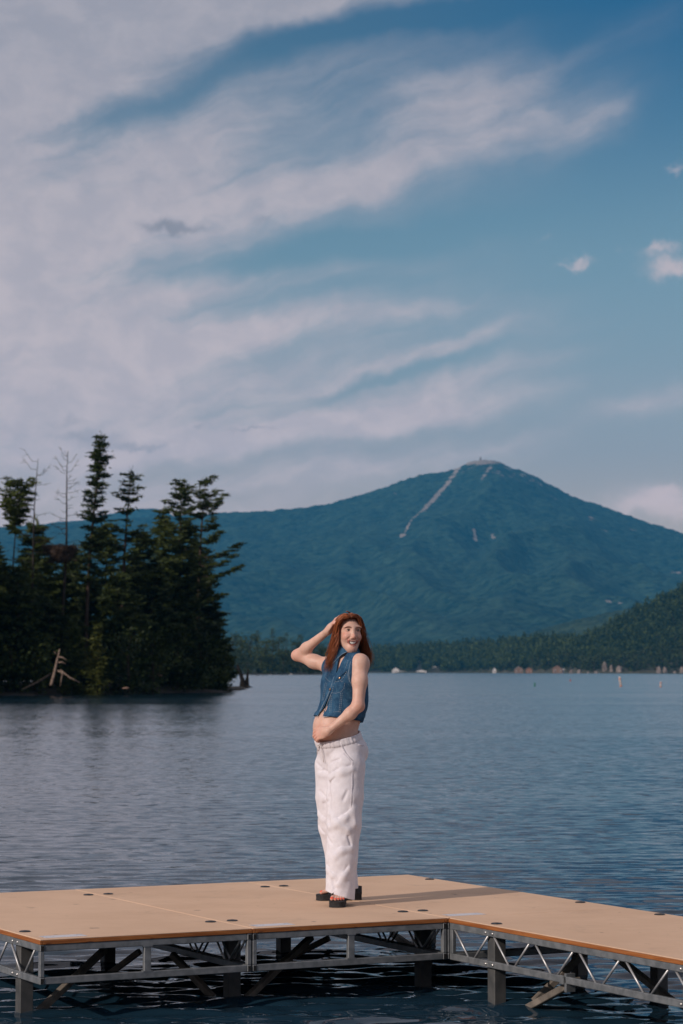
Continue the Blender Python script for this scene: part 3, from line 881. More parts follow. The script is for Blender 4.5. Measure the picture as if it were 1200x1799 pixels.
def put(px, Y, top_py, maker, name, label, group=None, mat=None, bk=None, cat='tree', **kw):
    x, y = isl(px, Y); z = gz(x, y); h = at(px, top_py, Y)[2] - z
    r = maker(h=h, **kw); tm, cr = r if isinstance(r, tuple) else (r, None)
    return tree_thing(name, label, (x, y, z), tm, cr, mat or M_needle, bk or M_bark, group, 0, cat)
S_ = 200 / F
put(19, 196, 850, white_pine, 'pine_tree', 'thin pine with a lopsided tufted top at the left edge', PG, seed=3, base=0.76, reach=lambda f: 1.5 * max(0.15, 1 - ((f - 0.9) / 0.16) ** 2), gaps=0.25, tone=0.75, r=0.14, lean=(0.4, 0), step=0.3)
put(150, 204, 764, white_pine, 'pine_tree', 'tallest narrow pine leaning right, beside the bare snags', PG, seed=21, base=0.42, reach=lambda f: 0.35 + 1.7 * (1 - f) ** 0.8, gaps=0.36, tone=0.22, lean=(1.3, 0), r=0.22, dens=1.3, step=0.42)
put(214, 206, 828, white_pine, 'pine_tree', 'broad feathery pine right of the tallest narrow one', PG, seed=8, base=0.34, reach=lambda f: 0.5 + 2.7 * (1 - f) ** 0.75, gaps=0.26, tone=0.40, lean=(0.7, 0), r=0.26, dens=1.4, step=0.85)
put(318, 214, 850, white_pine, 'pine_tree', 'dense rounded pine just left of the rightmost layered one', PG, seed=14, base=0.26, reach=lambda f: 0.6 + 2.3 * (1 - f) ** 0.6, gaps=0.08, tone=0.34, r=0.26, dens=1.5, step=0.5)
put(342, 222, 842, white_pine, 'pine_tree', 'rightmost tall pine with long layered limbs reaching over the lake', PG, seed=32, base=0.12, reach=lambda f: 0.7 + 2.25 * min(1, (1 - f) * 2.6) ** 0.9, bias=(0.22, 0), gaps=0.22, tone=0.24, lean=(1.1, 0), r=0.27, dens=1.6, step=1.0)
# bare snags
put(48, 192, 806, dead_tree, 'dead_tree', 'bare grey snag with a crooked top near the left edge', 'bare snags on the wooded point', bk=M_dead, seed=4, lean=(0.75, 0), r=0.15, n=24, start=0.5, L=1.9)
put(108, 196, 792, dead_tree, 'dead_tree', 'straight bare snag rising out of the twig nest', 'bare snags on the wooded point', bk=M_dead, seed=9, lean=(0.5, 0), r=0.18, n=36, start=0.55, L=1.8, up=0.4)
# lower, filling trees: each one its own copy or build
FILL = [(-10, 190, 960, 0, 'dark full pine cut off by the left edge, shorter than the thin one'), (66, 205, 915, 1, 'olive pine behind the crooked bare snag'), (86, 214, 985, 2, 'bushy dark conifer under the twig nest'),
        (128, 216, 962, 3, 'dark conifer between the nest and the tallest pine'), (184, 218, 925, 4, 'pine filling the gap behind the tallest and the feathery pines'), (250, 222, 935, 5, 'dark pine between the feathery pine and the dense rounded one'),
        (288, 226, 893, 6, 'pale topped pine left of the dense rounded one'), (350, 232, 1000, 7, 'low dark pine at the right end of the point'), (366, 238, 1065, 8, 'smallest dark pine hanging over the water at the right end'),
        (268, 205, 1000, 9, 'dark young pine in the middle of the point'), (205, 196, 1010, 10, 'shaded young pine below the feathery pine'), (30, 188, 1000, 11, 'shaded bushy pine low at the left edge'),
        (325, 224, 1040, 12, 'dark young pine below the dense rounded one'), (90, 194, 1060, 13, 'shaded conifer behind the bleached leaning trunk'), (240, 200, 1080, 14, 'low shaded conifer near the shore in the middle'),
        (300, 212, 985, 15, 'dark conifer under the dense rounded pine'), (160, 212, 1020, 16, 'dark conifer at the foot of the tallest pine'), (5, 200, 1000, 17, 'dark pine behind the one cut off by the left edge'), (232, 214, 985, 18, 'dark pine under the feathery pine'),
        (350, 228, 960, 19, 'dark pine close behind the rightmost layered one'), (362, 230, 1090, 20, 'dark sapling at the foot of the rightmost layered pine'), (118, 206, 1010, 21, 'dark bushy conifer right below the nest'), (48, 200, 985, 22, 'dark conifer at the foot of the crooked snag')]
for px, Y, top, sd, lab in FILL:
    put(px, Y, top, white_pine, 'pine_tree', lab, 'shorter dark pines of the wooded point', seed=50 + sd, base=0.10, reach=lambda f: 0.5 + 2.0 * min(1, (1 - f) * 1.6) ** 0.8, gaps=0.05, tone=0.20 if sd not in (1, 4, 6) else 0.5, dens=1.6, r=0.2, fine=1.2, step=0.48)
# understorey by the water
UND = [(130, 189, 1085, 'cedar', 'yellow green cedar behind the bleached leaning trunk'), (172, 188, 1100, 'spruce', 'small sunlit spruce standing by the shore'),
       (20, 186, 1110, 'b', 'round dark bush at the left end of the shore'), (60, 187, 1120, 'b', 'dark bush left of the bleached leaning trunk'), (225, 192, 1110, 'b', 'dark shrub right of the small sunlit spruce'),
       (268, 198, 1105, 'b', 'broad dark shrub in the middle of the shore'), (312, 206, 1100, 'b', 'green tipped shrub below the dense rounded pine'), (352, 214, 1110, 'b', 'dark shrub right of the green tipped one'),
       (366, 222, 1125, 'b', 'dark shrub at the right tip of the point'), (379, 218, 1180, 'low', 'low bush overhanging the water at the tip'), (340, 208, 1165, 'low', 'low dark bush left of the overhanging one'),
       (137, 200, 1170, 'low', 'low dark bush just right of the sloping driftwood'), (291, 214, 1172, 'low', 'low dark bush above the small reddish rock'), (160, 204, 1165, 'low', 'low dark bush at the foot of the small sunlit spruce')]
for i, (px, Y, top, kd, lab) in enumerate(UND):
    if kd == 'spruce': put(px, Y, top, spruce, 'spruce_tree', lab, mat=M_cedar, seed=70, w=1.15, tone=0.5)
    elif kd == 'cedar': put(px, Y, top, spruce, 'cedar_tree', lab, mat=M_cedar, seed=71, w=1.6, tone=0.18)
    else: put(px, Y, top, broadleaf, 'shrub', lab, 'shrubs along the wooded shore', mat=M_leaf if i == 6 else M_needle, cat='shrub', seed=80 + i, w=2.0 if kd == 'b' else 1.5, tone=0.3, n=55, low=0.06, lumps=20, leaf=0.3)
# trees of the point beyond the left edge: their shade falls on the point
rs = np.random.RandomState(3)
protos = [tree for tree in COL.objects if tree.get('group') == 'shorter dark pines of the wooded point'][:5]
for i in range(34):
    x = -31 - 34 * rs.rand(); y = 152 + 66 * rs.rand()
    src = protos[i % 5]
    c = copy_thing(src, 'pine of the point standing beyond the left edge', (x, y, gz(x, y)))
    s = (17 + 6 * rs.rand()) / max(v.co.z for v in src.children[0].data.vertices); c.scale = (s, s, s); c.rotation_euler = (0, 0, rs.rand() * 6.28)
    c['group'] = 'pines of the point beyond the left edge'
# nest, fallen wood, stump
def nest():
    x, y = isl(108, 195.4); z = at(108, 985, 195.4)[2]
    t = thing('twig_nest', 'big dark nest of twigs around the straight bare snag', 'nest', (x - 0.1, y, z - 0.1)); mb = MB(); rs = np.random.RandomState(2)
    for i in range(420):
        a = rs.rand() * 6.28; zz = rs.rand() * 1.35; rr = (0.45 + 0.85 * zz / 1.35) * (0.75 + 0.3 * rs.rand()); c = np.array([math.cos(a) * rr, math.sin(a) * rr, zz])
        d = np.array([-math.sin(a) + rs.randn() * 0.4, math.cos(a) + rs.randn() * 0.4, rs.randn() * 0.25]) * (0.4 + 0.3 * rs.rand())
        mb.tube([c - d, c + d], [0.03, 0.012], 4, cap=False)
    mb.build('twig_rim', M_bark, t)
    b = MB(); n = 14
    rings = [(0.35, -0.1), (0.8, 0.2), (1.1, 0.8), (1.2, 1.2), (0.8, 1.05), (0.2, 0.95)]
    v = [(r * math.cos(6.283 * j / n) * (1 + 0.1 * math.sin(5 * j + i)), r * math.sin(6.283 * j / n), zz) for i, (r, zz) in enumerate(rings) for j in range(n)]
    b.add(v, [(i * n + j, i * n + (j + 1) % n, (i + 1) * n + (j + 1) % n, (i + 1) * n + j) for i in range(5) for j in range(n)] + [tuple(range(n))[::-1], tuple(5 * n + j for j in range(n))])
    b.build('nest_bowl', M_bark, t)
nest()
def wood_line(name, label, pts, rads, mat, twigs=(), cat='log'):
    P = [at(*p) for p in pts]; o = P[-1].copy(); mb = MB(); mb.tube([p - o for p in P], rads, 8)
    for a, b, r_ in twigs: mb.tube([at(*a) - o, (at(*a) + at(*b)) / 2 - o + (0, 0, 0.08), at(*b) - o], [r_, r_ * 0.7, r_ * 0.3], 5)
    t = thing(name, label, cat, tuple(o)); mb.build('trunk', mat, t, smooth=True)
wood_line('dead_tree', 'bleached dead trunk leaning over the shore with stubby branches', [(105, 1140, 185), (101, 1158, 185), (96, 1180, 184.6), (90, 1204, 184)], [0.04, 0.08, 0.10, 0.13], M_bleach,
          [((104, 1154, 185), (117, 1160, 184.6), 0.07), ((101, 1164, 185), (116, 1166, 184.7), 0.07), ((101, 1178, 184.8), (112, 1187, 184), 0.08), ((99, 1150, 185), (94, 1145, 185), 0.04)], 'dead tree')
wood_line('driftwood_log', 'pale driftwood branch sloping right, beside the leaning dead trunk', [(106, 1177, 184.6), (122, 1190, 184.2), (140, 1199, 183.8)], [0.06, 0.065, 0.04], M_bleach, [((110, 1182, 184), (106, 1206, 183.6), 0.06)])
wood_line('driftwood_log', 'grey driftwood log sloping left into the water', [(90, 1184, 184.6), (66, 1199, 184), (40, 1211, 183.4)], [0.09, 0.1, 0.06], M_dead)
def stump():
    o = ground(428, 1208, 0); Y = o[1]; mb = MB(); q = lambda px, py, d=0: at(px, py, Y + d) - o
    mb.tube([q(428, 1212), q(427, 1203), q(426, 1194), q(421, 1180), q(417, 1168)], [0.55, 0.42, 0.26, 0.17, 0.12], 9)
    mb.tube([q(432, 1206, 0.2), q(434, 1196, 0.2), q(435, 1186, 0.2), q(436, 1176, 0.2)], [0.4, 0.22, 0.12, 0.06], 8)
    mb.tube([q(425, 1206), q(438, 1207, -0.3), q(444, 1209, -0.4)], [0.3, 0.16, 0.06], 7)
    mb.tube([q(421, 1180), q(414, 1174), q(408, 1171)], [0.12, 0.08, 0.04], 6)
    t = thing('tree_stump', 'dark twisted stump standing in the lake off the point', 'stump', tuple(o)); mb.build('trunk', M_silhouette, t, smooth=True)
M_silhouette = bark('silhouette_wood', (0.008, 0.007, 0.007), (0.022, 0.019, 0.017))  # the stump's dark silhouette put into a near-black wood colour
stump()
# ---- nearer wooded bank behind the point, seen left of the woman
BANK = [(392, 1120, 'b', 0.5), (408, 1112, 'b', 0.7), (424, 1116, 'b', 0.6), (440, 1110, 'b', 0.45), (452, 1108, 'p', 0.4), (466, 1122, 'b', 0.7), (479, 1104, 'p', 0.55), (490, 1118, 'b', 0.4), (503, 1114, 'p', 0.4),
        (514, 1124, 'b', 0.3), (528, 1116, 'p', 0.5), (541, 1130, 'b', 0.45), (552, 1126, 'b', 0.4), (566, 1136, 'b', 0.35), (580, 1140, 'b', 0.4), (597, 1148, 'b', 0.4),
        (400, 1145, 'b', 0.3), (418, 1140, 'b', 0.8), (434, 1146, 'b', 0.35), (458, 1142, 'b', 0.75), (474, 1150, 'b', 0.25), (498, 1146, 'b', 0.5), (520, 1152, 'b', 0.3), (545, 1154, 'b', 0.3), (375, 1118, 'b', 0.4), (355, 1116, 'b', 0.4),
        (335, 1125, 'b', 0.4), (310, 1120, 'b', 0.4)]
bl = {}
ORD = 'first second third fourth fifth sixth seventh eighth ninth tenth eleventh twelfth thirteenth fourteenth fifteenth sixteenth seventeenth eighteenth'.split()
for i, (px, top, kd, tn) in enumerate(BANK):
    Y = 1440 + 60 * ((i * 7) % 5) / 5 + (0 if top > 1138 else 40); x = (px - 600) / F * Y; h = at(px, top, Y)[2]
    r = broadleaf(200 + i, h, 5.4 + 0.06 * h, tone=tn, leaf=1.15, n=42, lumps=18, low=0.08) if kd == 'b' else white_pine(200 + i, h, base=0.2, reach=lambda f: 1.0 + 5.2 * (1 - f) ** 0.8, gaps=0.1, tone=tn, fine=0.8, step=1.2)
    row = 'front' if top > 1138 else 'back'
    kin = sorted(q[0] for q in BANK if (q[1] > 1138) == (top > 1138) and q[2] == kd); ordn = ORD[kin.index(px)]
    lab = ('pale ' if tn > 0.6 else 'mid green ' if tn > 0.38 else 'dark ') + ('leafy tree' if kd == 'b' else 'pine') + f' of the low bank, {ordn} from left in its {row} row'
    tree_thing('bank_tree', lab, (x, Y, 0.2), r[0], r[1], M_leaf, M_bark, 'deciduous trees on the low bank' if kd == 'b' else 'pines on the low bank')
mb = MB(); n = 40
bank_v = []
for j in range(n + 1):
    px = 250 + 375 * j / n; w_ = 1 if j < n - 3 else (n - j) / 3
    for Y, z in ((1432, -0.4), (1440, 0.35 * w_), (1500, 1.2 * w_), (1580, -0.4)): bank_v.append(((px - 600) / F * Y, Y, z))
mb.add(bank_v, [(j * 4 + k_, j * 4 + 4 + k_, j * 4 + 5 + k_, j * 4 + 1 + k_) for j in range(n) for k_ in range(3)])
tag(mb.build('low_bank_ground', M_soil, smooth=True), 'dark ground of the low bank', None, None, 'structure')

# ---- far shore forest
def small_conifer(seed):
    rs = np.random.RandomState(seed); cr = Crown(); h = 1.0
    for i in range(34):
        f = (i + rs.rand()) / 34; a = rs.rand() * 6.28; R = 0.19 * (1 - f) ** 0.8 * (0.5 + 0.6 * rs.rand())
        d = np.array([math.cos(a), math.sin(a), -0.3])
        cr.tufts((math.cos(a) * R, math.sin(a) * R, f), d, (0, 0, 1), 1, 0.17 - 0.08 * f, 0.10, (0.01, 0.01, 0.01), rs, 0.25 + 0.25 * rs.rand())
    return cr
def small_broad(seed):
    rs = np.random.RandomState(seed); cr = Crown()
    for i in range(40):
        u = rs.randn(3); u /= np.linalg.norm(u); c = u * (0.26, 0.26, 0.40) * (0.7 + 0.35 * rs.rand()) + (0, 0, 0.55)
        cr.tufts(c, u + (0, 0, 0.4), (0, 0, 1), 1, 0.20, 0.15, (0.01, 0.01, 0.01), rs, 0.3 + 0.3 * rs.rand())
    return cr
con = [small_conifer(300 + i) for i in range(5)]; bro = [small_broad(320 + i) for i in range(5)]
rs = np.random.RandomState(17); spots = []
tries = 0
CLEAR = [(699, 13, 16), (740, 11, 14), (737, 7, 172), (766, 10, 72), (868, 5, 14), (911, 9, 14), (929, 7, 12), (979, 10, 14), (989, 4, 8), (1003, 6, 6), (1017, 6, 6), (1047, 6, 6), (1066, 12, 8), (1088, 9, 8), (1162, 13, 8), (1198, 7, 8)]
while len(spots) < 6600 and tries < 60000:
    tries += 1
    x = -120 + 640 * rs.rand() ** 0.9; d = 500 * rs.rand() ** 0.85 + 3; y = float(shore_line(np.array(x))) + d
    px = 600 + F * x / y
    if px < 440 or px > 1420: continue
    if any(abs(px - c_) < w_ and d < dm_ for c_, w_, dm_ in CLEAR): continue
    spots.append((x, y, d, px))
SX = np.array([s[0] for s in spots]); SYY = np.array([s[1] for s in spots]); SZ = shore_h(SX, SYY)
order = np.argsort(SYY)
inview = [i for i in order if 640 < spots[i][3] < 1205]
# those that show largest: the front rows, right hill first
front = sorted(inview, key=lambda i: spots[i][2] + (SYY[i] - 2400) * 0.25)[:300]
fset = set(front); con_me, bro_me = [], []
for cr in con: me = cr.mesh('crown'); me.materials.append(M_needle); con_me.append(me)
for cr in bro: me = cr.mesh('crown'); me.materials.append(M_leaf); bro_me.append(me)
stump_me = MB().tube([(0, 0, -0.05), (0, 0, 0.9)], [0.018, 0.006], 5); tk = stump_me.build('trunk', M_bark); tk_me = tk.data; bpy.data.objects.remove(tk)
SV, STN = [], []
M_shoremix = leaf_material('far_forest', (0.009, 0.022, 0.006), (0.078, 0.108, 0.022))
for i in order:
    x, y, d, px = spots[i]; right = px > 1015 + 30 * rs.randn(); k_ = rs.randint(5)
    conif = rs.rand() < (0.8 if right else 0.5); h = (11 + 7 * rs.rand()) * (1.12 if conif else 0.85) * (0.8 if y < 2700 else 1.0); wv_ = h * (1.1 + 0.35 * rs.rand())
    if i in fset:
        t = thing('conifer' if conif else 'shore_tree', 'dark pointed conifer on the far lakeshore' if conif else 'rounded leafy tree on the far lakeshore', 'tree', (x, y, SZ[i] - 0.3), rs.rand() * 6.28, 'conifers along the far shore' if conif else 'leafy trees along the far shore')
        t.scale = (wv_, wv_, h)
        link(bpy.data.objects.new('crown', (con_me if conif else bro_me)[k_]), t); link(bpy.data.objects.new('trunk', tk_me), t)
    else:
        cr = (con if conif else bro)[k_]; v = np.concatenate(cr.v); a = rs.rand() * 6.28; c, s = math.cos(a), math.sin(a)
        SV.append(np.stack([(v[:, 0] * c - v[:, 1] * s) * wv_ + x, (v[:, 0] * s + v[:, 1] * c) * wv_ + y, v[:, 2] * h + SZ[i] - 0.3], 1)); STN.append(np.clip(np.concatenate(cr.t) + rs.randn() * 0.18 + (0.0 if conif else 0.12), 0, 1))
SV = np.concatenate(SV); me = bpy.data.meshes.new('far_forest'); fast_mesh(me, SV, np.arange(len(SV)).reshape(-1, 5)); me.materials.append(M_shoremix)
a = me.attributes.new('tone', 'FLOAT', 'POINT'); a.data.foreach_set('value', np.concatenate(STN).astype(np.float32))
tag(link(bpy.data.objects.new('far_forest', me)), 'mixed forest covering the hills of the far shore', None, None, 'stuff')

# ---- unseen wooded shore behind the camera, added to darken fill light and reflections
rs = np.random.RandomState(23); BV, BT = [], []
for i in range(420):
    x = rs.uniform(-150, 150); y = -46 - 70 * rs.rand() ** 1.3 - 0.0012 * x * x; h = 9 + 6 * rs.rand(); cr = (con if rs.rand() < 0.5 else bro)[rs.randint(5)]; v = np.concatenate(cr.v); w_ = h * 1.25
    BV.append(v * (w_, w_, h) + (x, y, 0.4)); BT.append(np.clip(np.concatenate(cr.t), 0, 1))
BV = np.concatenate(BV); me = bpy.data.meshes.new('added_dark_forest'); fast_mesh(me, BV, np.arange(len(BV)).reshape(-1, 5)); me.materials.append(M_shoremix)
a = me.attributes.new('tone', 'FLOAT', 'POINT'); a.data.foreach_set('value', np.concatenate(BT).astype(np.float32))
tag(link(bpy.data.objects.new('added_dark_forest', me)), 'unseen forest behind the camera, added to darken reflections', None, None, 'stuff')
hb = MB(); n = 24
hv_ = [((j / n - 0.5) * 700, y_ - 0.0012 * ((j / n - 0.5) * 700) ** 2 * 0.6, z_) for j in range(n + 1) for y_, z_ in ((-38, -0.5), (-44, 0.4), (-120, 2.0), (-300, 3.0))]
hb.add(hv_, [(j * 4 + k_, j * 4 + 4 + k_, j * 4 + 5 + k_, j * 4 + 1 + k_) for j in range(n) for k_ in range(3)])
tag(hb.build('added_forest_ground', M_soil, smooth=True), 'unseen ground under the forest added behind the camera', None, None, 'structure')
# ------------------------------------------------------------------ signed distance modelling
def smin(a, b, k):
    if k <= 0: return np.minimum(a, b)
    h = np.maximum(k - np.abs(a - b), 0) / k
    return np.minimum(a, b) - h * h * k * 0.25
def smax(a, b, k): return -smin(-a, -b, k)
A3 = lambda p: np.asarray(p, np.float32)
def capsule(p, a, b, r1, r2):
    a, b = A3(a), A3(b); ba = b - a; t = np.clip(((p - a) @ ba) / max(float(ba @ ba), 1e-9), 0, 1)
    return np.linalg.norm(p - a - t[:, None] * ba, axis=1) - (r1 + (r2 - r1) * t)
def ellip(p, c, r, R=None):
    q = p - A3(c)
    if R is not None: q = q @ A3(R)            # columns of R are the local axes
    r = A3(r); k0 = np.linalg.norm(q / r, axis=1); k1 = np.linalg.norm(q / (r * r), axis=1)
    return k0 * (k0 - 1.0) / np.maximum(k1, 1e-6)
class Sdf:
    """prims: (function, bbox centre, bbox radius, k, op) — op '+' smooth union, '-' smooth cut"""
    def __init__(s): s.p = []
    def cap(s, a, b, r1, r2, k=0.02, op='+'):
        a, b = A3(a), A3(b); s.p.append((lambda p: capsule(p, a, b, r1, r2), (a + b) / 2, float(np.linalg.norm(a - b)) / 2 + max(r1, r2), k, op)); return s
    def ell(s, c, r, R=None, k=0.02, op='+'):
        s.p.append((lambda p: ellip(p, c, r, R), A3(c), max(r), k, op)); return s
    def fun(s, f, c, rad, k=0.0, op='+'): s.p.append((f, A3(c), rad, k, op)); return s
    def chain(s, pts, rads, k=0.02):
        for i in range(len(pts) - 1): s.cap(pts[i], pts[i + 1], rads[i], rads[i + 1], k)
        return s
    def __call__(s, p):
        p = np.asarray(p, np.float32); d = np.full(len(p), 1.0, np.float32)
        a_, b_ = p.min(0), p.max(0); m0 = (a_ + b_) / 2; R0 = float(np.linalg.norm(b_ - a_)) / 2
        for f, c, r, k, op in s.p:
            if np.linalg.norm(m0 - c) > R0 + r + k + 0.06: continue
            m = np.linalg.norm(p - c, axis=1) < r + k + 0.06
            if not m.any(): continue
            v = f(p[m])
            d[m] = smin(d[m], v, k) if op == '+' else smax(d[m], -v, k)
        return d


def surface(f, lo, hi, h, blk=16):
    import time; t0_ = time.time()
    """surface nets over the blocks near the surface"""
    lo = np.array(lo, float); n = np.ceil((np.array(hi) - lo) / h / blk).astype(int); N = n * blk + 1
    G = np.full(N, 1.0, np.float32)
    bi = np.stack(np.meshgrid(*[np.arange(q) for q in n], indexing='ij'), -1).reshape(-1, 3)
    cen = lo + (bi + 0.5) * blk * h
    dc = f(cen); near = np.abs(dc) < blk * h * 0.87 * 1.5 + 0.012
    loc = np.stack(np.meshgrid(*[np.arange(blk + 1)] * 3, indexing='ij'), -1).reshape(-1, 3)
    for b, d in zip(bi[~near], dc[~near]):
        if d < 0: G[tuple(slice(q * blk, q * blk + blk + 1) for q in b)] = -1.0
    kb = bi[near]
    for s0 in range(0, len(kb), 3):
        ch = kb[s0:s0 + 3]; pts = lo + (ch[:, None, :] * blk + loc[None]) * h
        v = f(pts.reshape(-1, 3)).reshape(len(ch), blk + 1, blk + 1, blk + 1)
        for b, vv in zip(ch, v): G[tuple(slice(q * blk, q * blk + blk + 1) for q in b)] = vv
    ins = G < 0
    cnt = np.zeros(np.array(N) - 1, np.int8)
    for dx in (0, 1):
        for dy in (0, 1):
            for dz in (0, 1): cnt += ins[dx:N[0] - 1 + dx, dy:N[1] - 1 + dy, dz:N[2] - 1 + dz]
    act = (cnt > 0) & (cnt < 8); c = np.argwhere(act)
    idx = np.full(act.shape, -1, np.int32); idx[act] = np.arange(len(c))
    acc = np.zeros((len(c), 3)); num = np.zeros(len(c))
    off = [(a, b, d) for a in (0, 1) for b in (0, 1) for d in (0, 1)]
    for o in off:
        for ax in range(3):
            if o[ax]: continue
            o2 = list(o); o2[ax] = 1
            va = G[c[:, 0] + o[0], c[:, 1] + o[1], c[:, 2] + o[2]]; vb = G[c[:, 0] + o2[0], c[:, 1] + o2[1], c[:, 2] + o2[2]]
            m = (va < 0) != (vb < 0); t = va[m] / (va[m] - vb[m])
            q = np.tile(np.array(o, float), (m.sum(), 1)); q[:, ax] += t
            acc[m] += q; num[m] += 1
    V = lo + (c + acc / num[:, None]) * h
    faces = []
    for ax in range(3):
        s0 = [slice(1, N[i] - 1) for i in range(3)]; s0[ax] = slice(0, N[ax] - 1); s1 = list(s0); s1[ax] = slice(1, N[ax])
        a, b = ins[tuple(s0)], ins[tuple(s1)]; e = np.argwhere(a != b)
        st0 = np.array([1, 1, 1]); st0[ax] = 0; e = e + st0
        flip = ins[e[:, 0], e[:, 1], e[:, 2]]
        u, w = (ax + 1) % 3, (ax + 2) % 3; q = []
        for du, dw in ((-1, -1), (0, -1), (0, 0), (-1, 0)):
            k_ = e.copy(); k_[:, u] += du; k_[:, w] += dw; q.append(idx[k_[:, 0], k_[:, 1], k_[:, 2]])
        q = np.stack(q, 1); q[~flip] = q[~flip][:, ::-1]; faces.append(q)
    Fc = np.concatenate(faces); print('surface', f, len(V), len(kb), round(time.time() - t0_, 1)); return V, Fc[(Fc >= 0).all(1)]
def grad(f, p, e=0.002):
    g = np.stack([f(p + np.eye(3)[i] * e) - f(p - np.eye(3)[i] * e) for i in range(3)], 1)
    return g / (np.linalg.norm(g, axis=1, keepdims=True) + 1e-9)
def relax(V, Fc, it=1, lam=0.5):
    for _ in range(it):
        s = np.zeros_like(V); n = np.zeros(len(V))
        for k_ in range(4):
            for j in (1, 3): np.add.at(s, Fc[:, k_], V[Fc[:, (k_ + j) % 4]]); np.add.at(n, Fc[:, k_], 1)
        V = V * (1 - lam) + lam * s / n[:, None]
    return V

# ------------------------------------------------------------------ the woman
WORG = np.array([-0.027, 14.55, DECK])
def P(px, py, dy=0.0): return at(px, py, 14.55 + dy) - WORG
FX = np.array([-0.82, -0.572, 0.0]); FX /= np.linalg.norm(FX)      # the way her body faces
LX = np.array([-FX[1], FX[0], 0.0]); LX = np.array([0.572, -0.82, 0.0]); LX /= np.linalg.norm(LX)   # her left
ZX = np.array([0, 0, 1.0])
RB = np.stack([FX, LX, ZX], 1)
def tilt(R, ax, deg):
    a = math.radians(deg); M = np.array(Matrix.Rotation(a, 3, Vector(ax))); return M @ R
woman = thing('person', 'woman with long red hair laughing, in denim vest and white trousers, hand on head', 'person', tuple(WORG))

# skin ------------------------------------------------------------------------------------------------
neck0 = P(609, 1163, 0.095); 
shL = P(633, 1165, -0.05); shR = P(581, 1170, 0.20)
elL = P(629, 1240, -0.135); wrL = P(577, 1284, -0.115)
elR = P(523, 1151, 0.33); wrR = P(577, 1108, 0.13)
chest = P(609, 1203, 0.075); belly = P(592, 1278, 0.06); pelv = P(600, 1318, 0.075)


def torso(s, g=0.0, bust=True, gb=None):
    gb = g if gb is None else gb
    s.ell(chest + (0, 0, 0.02), (0.098 + g, 0.138 + g, 0.17 + g), tilt(RB, LX, 8), 0.05)
    s.ell(P(605, 1245, 0.075), (0.10 + g, 0.122 + g, 0.13 + g), RB, 0.06)
    s.ell(belly + FX * 0.018, (0.130 + gb, 0.132 + gb, 0.135 + gb), RB, 0.07)
    s.ell(pelv, (0.115 + g, 0.155 + g, 0.12 + g), RB, 0.06)
    s.cap(shL + LX * -0.03 + (0, 0, -0.012), shR + LX * 0.03 + (0, 0, -0.012), 0.056 + g, 0.056 + g, 0.05)
    s.cap(neck0 + (0, 0, -0.05), neck0 + (0, 0, 0.0), 0.078 + g, 0.05 + g, 0.06)
    if bust:
        for l in (-1, 1):
            s.ell(chest + FX * 0.062 + LX * 0.064 * l + (0, 0, 0.0), (0.050 + g, 0.056 + g, 0.06 + g), RB, 0.045)
    return s


# head frame: her face turns towards the right of the lens, slightly tipped
HC = P(613.5, 1112.5, 0.055)
yaw = math.radians(17); HF = np.array([math.sin(yaw), -math.cos(yaw), 0.03]); HF /= np.linalg.norm(HF)
HL = np.cross(HF, (0, 0, 1)) * -1; HL /= np.linalg.norm(HL)          # her left = right in the picture
HU = np.cross(HL, HF) * 1.0
if HU[2] < 0: HU = -HU
roll = math.radians(-2)
HL, HU = HL * math.cos(roll) + HU * math.sin(roll), HU * math.cos(roll) - HL * math.sin(roll)
RH = np.stack([HF, HL, HU], 1)
def hp(f, l, u): return HC + HF * f + HL * l + HU * u
def head(s):
    s.ell(hp(-0.018, 0, 0.030), (0.088, 0.067, 0.074), RH, 0.03)
    s.ell(hp(0.020, 0, 0.014), (0.068, 0.0560, 0.078), RH, 0.03)
    s.ell(hp(0.027, 0, -0.045), (0.054, 0.043, 0.062), RH, 0.035)
    s.ell(hp(0.063, 0, -0.094), (0.019, 0.018, 0.017), RH, 0.03)                       # chin
    for l in (-1, 1):
        s.cap(hp(-0.005, 0.049 * l, -0.035), hp(0.055, 0.012 * l, -0.094), 0.016, 0.014, 0.035)   # jaw
        s.ell(hp(0.060, 0.034 * l, -0.026), (0.022, 0.021, 0.019), RH, 0.03)               # raised cheek
        s.ell(hp(0.0685, 0.030 * l, 0.033), (0.015, 0.026, 0.008), RH, 0.02)               # brow
        s.ell(hp(0.0895, 0.031 * l, 0.0155), (0.017, 0.0175, 0.0105), RH, 0.016, '-')      # eye socket
        s.ell(hp(0.0665, 0.031 * l, 0.0145), (0.0135, 0.0165, 0.0135), RH, 0.004)           # lids over the eyeball
        s.ell(hp(-0.010, 0.065 * l, -0.006), (0.017, 0.007, 0.029), tilt(RH, HU, -18 * l), 0.008)   # ear
        s.ell(hp(-0.004, 0.071 * l, -0.002), (0.009, 0.005, 0.014), RH, 0.005, '-')
        s.ell(hp(0.088, 0.0105 * l, -0.031), (0.0095, 0.0075, 0.0075), RH, 0.008)            # nostril wing
    s.cap(hp(0.079, 0, 0.028), hp(0.098, 0, -0.021), 0.0068, 0.0085, 0.016)                # nose
    s.ell(hp(0.099, 0, -0.025), (0.011, 0.0105, 0.0098), RH, 0.008)
    return s
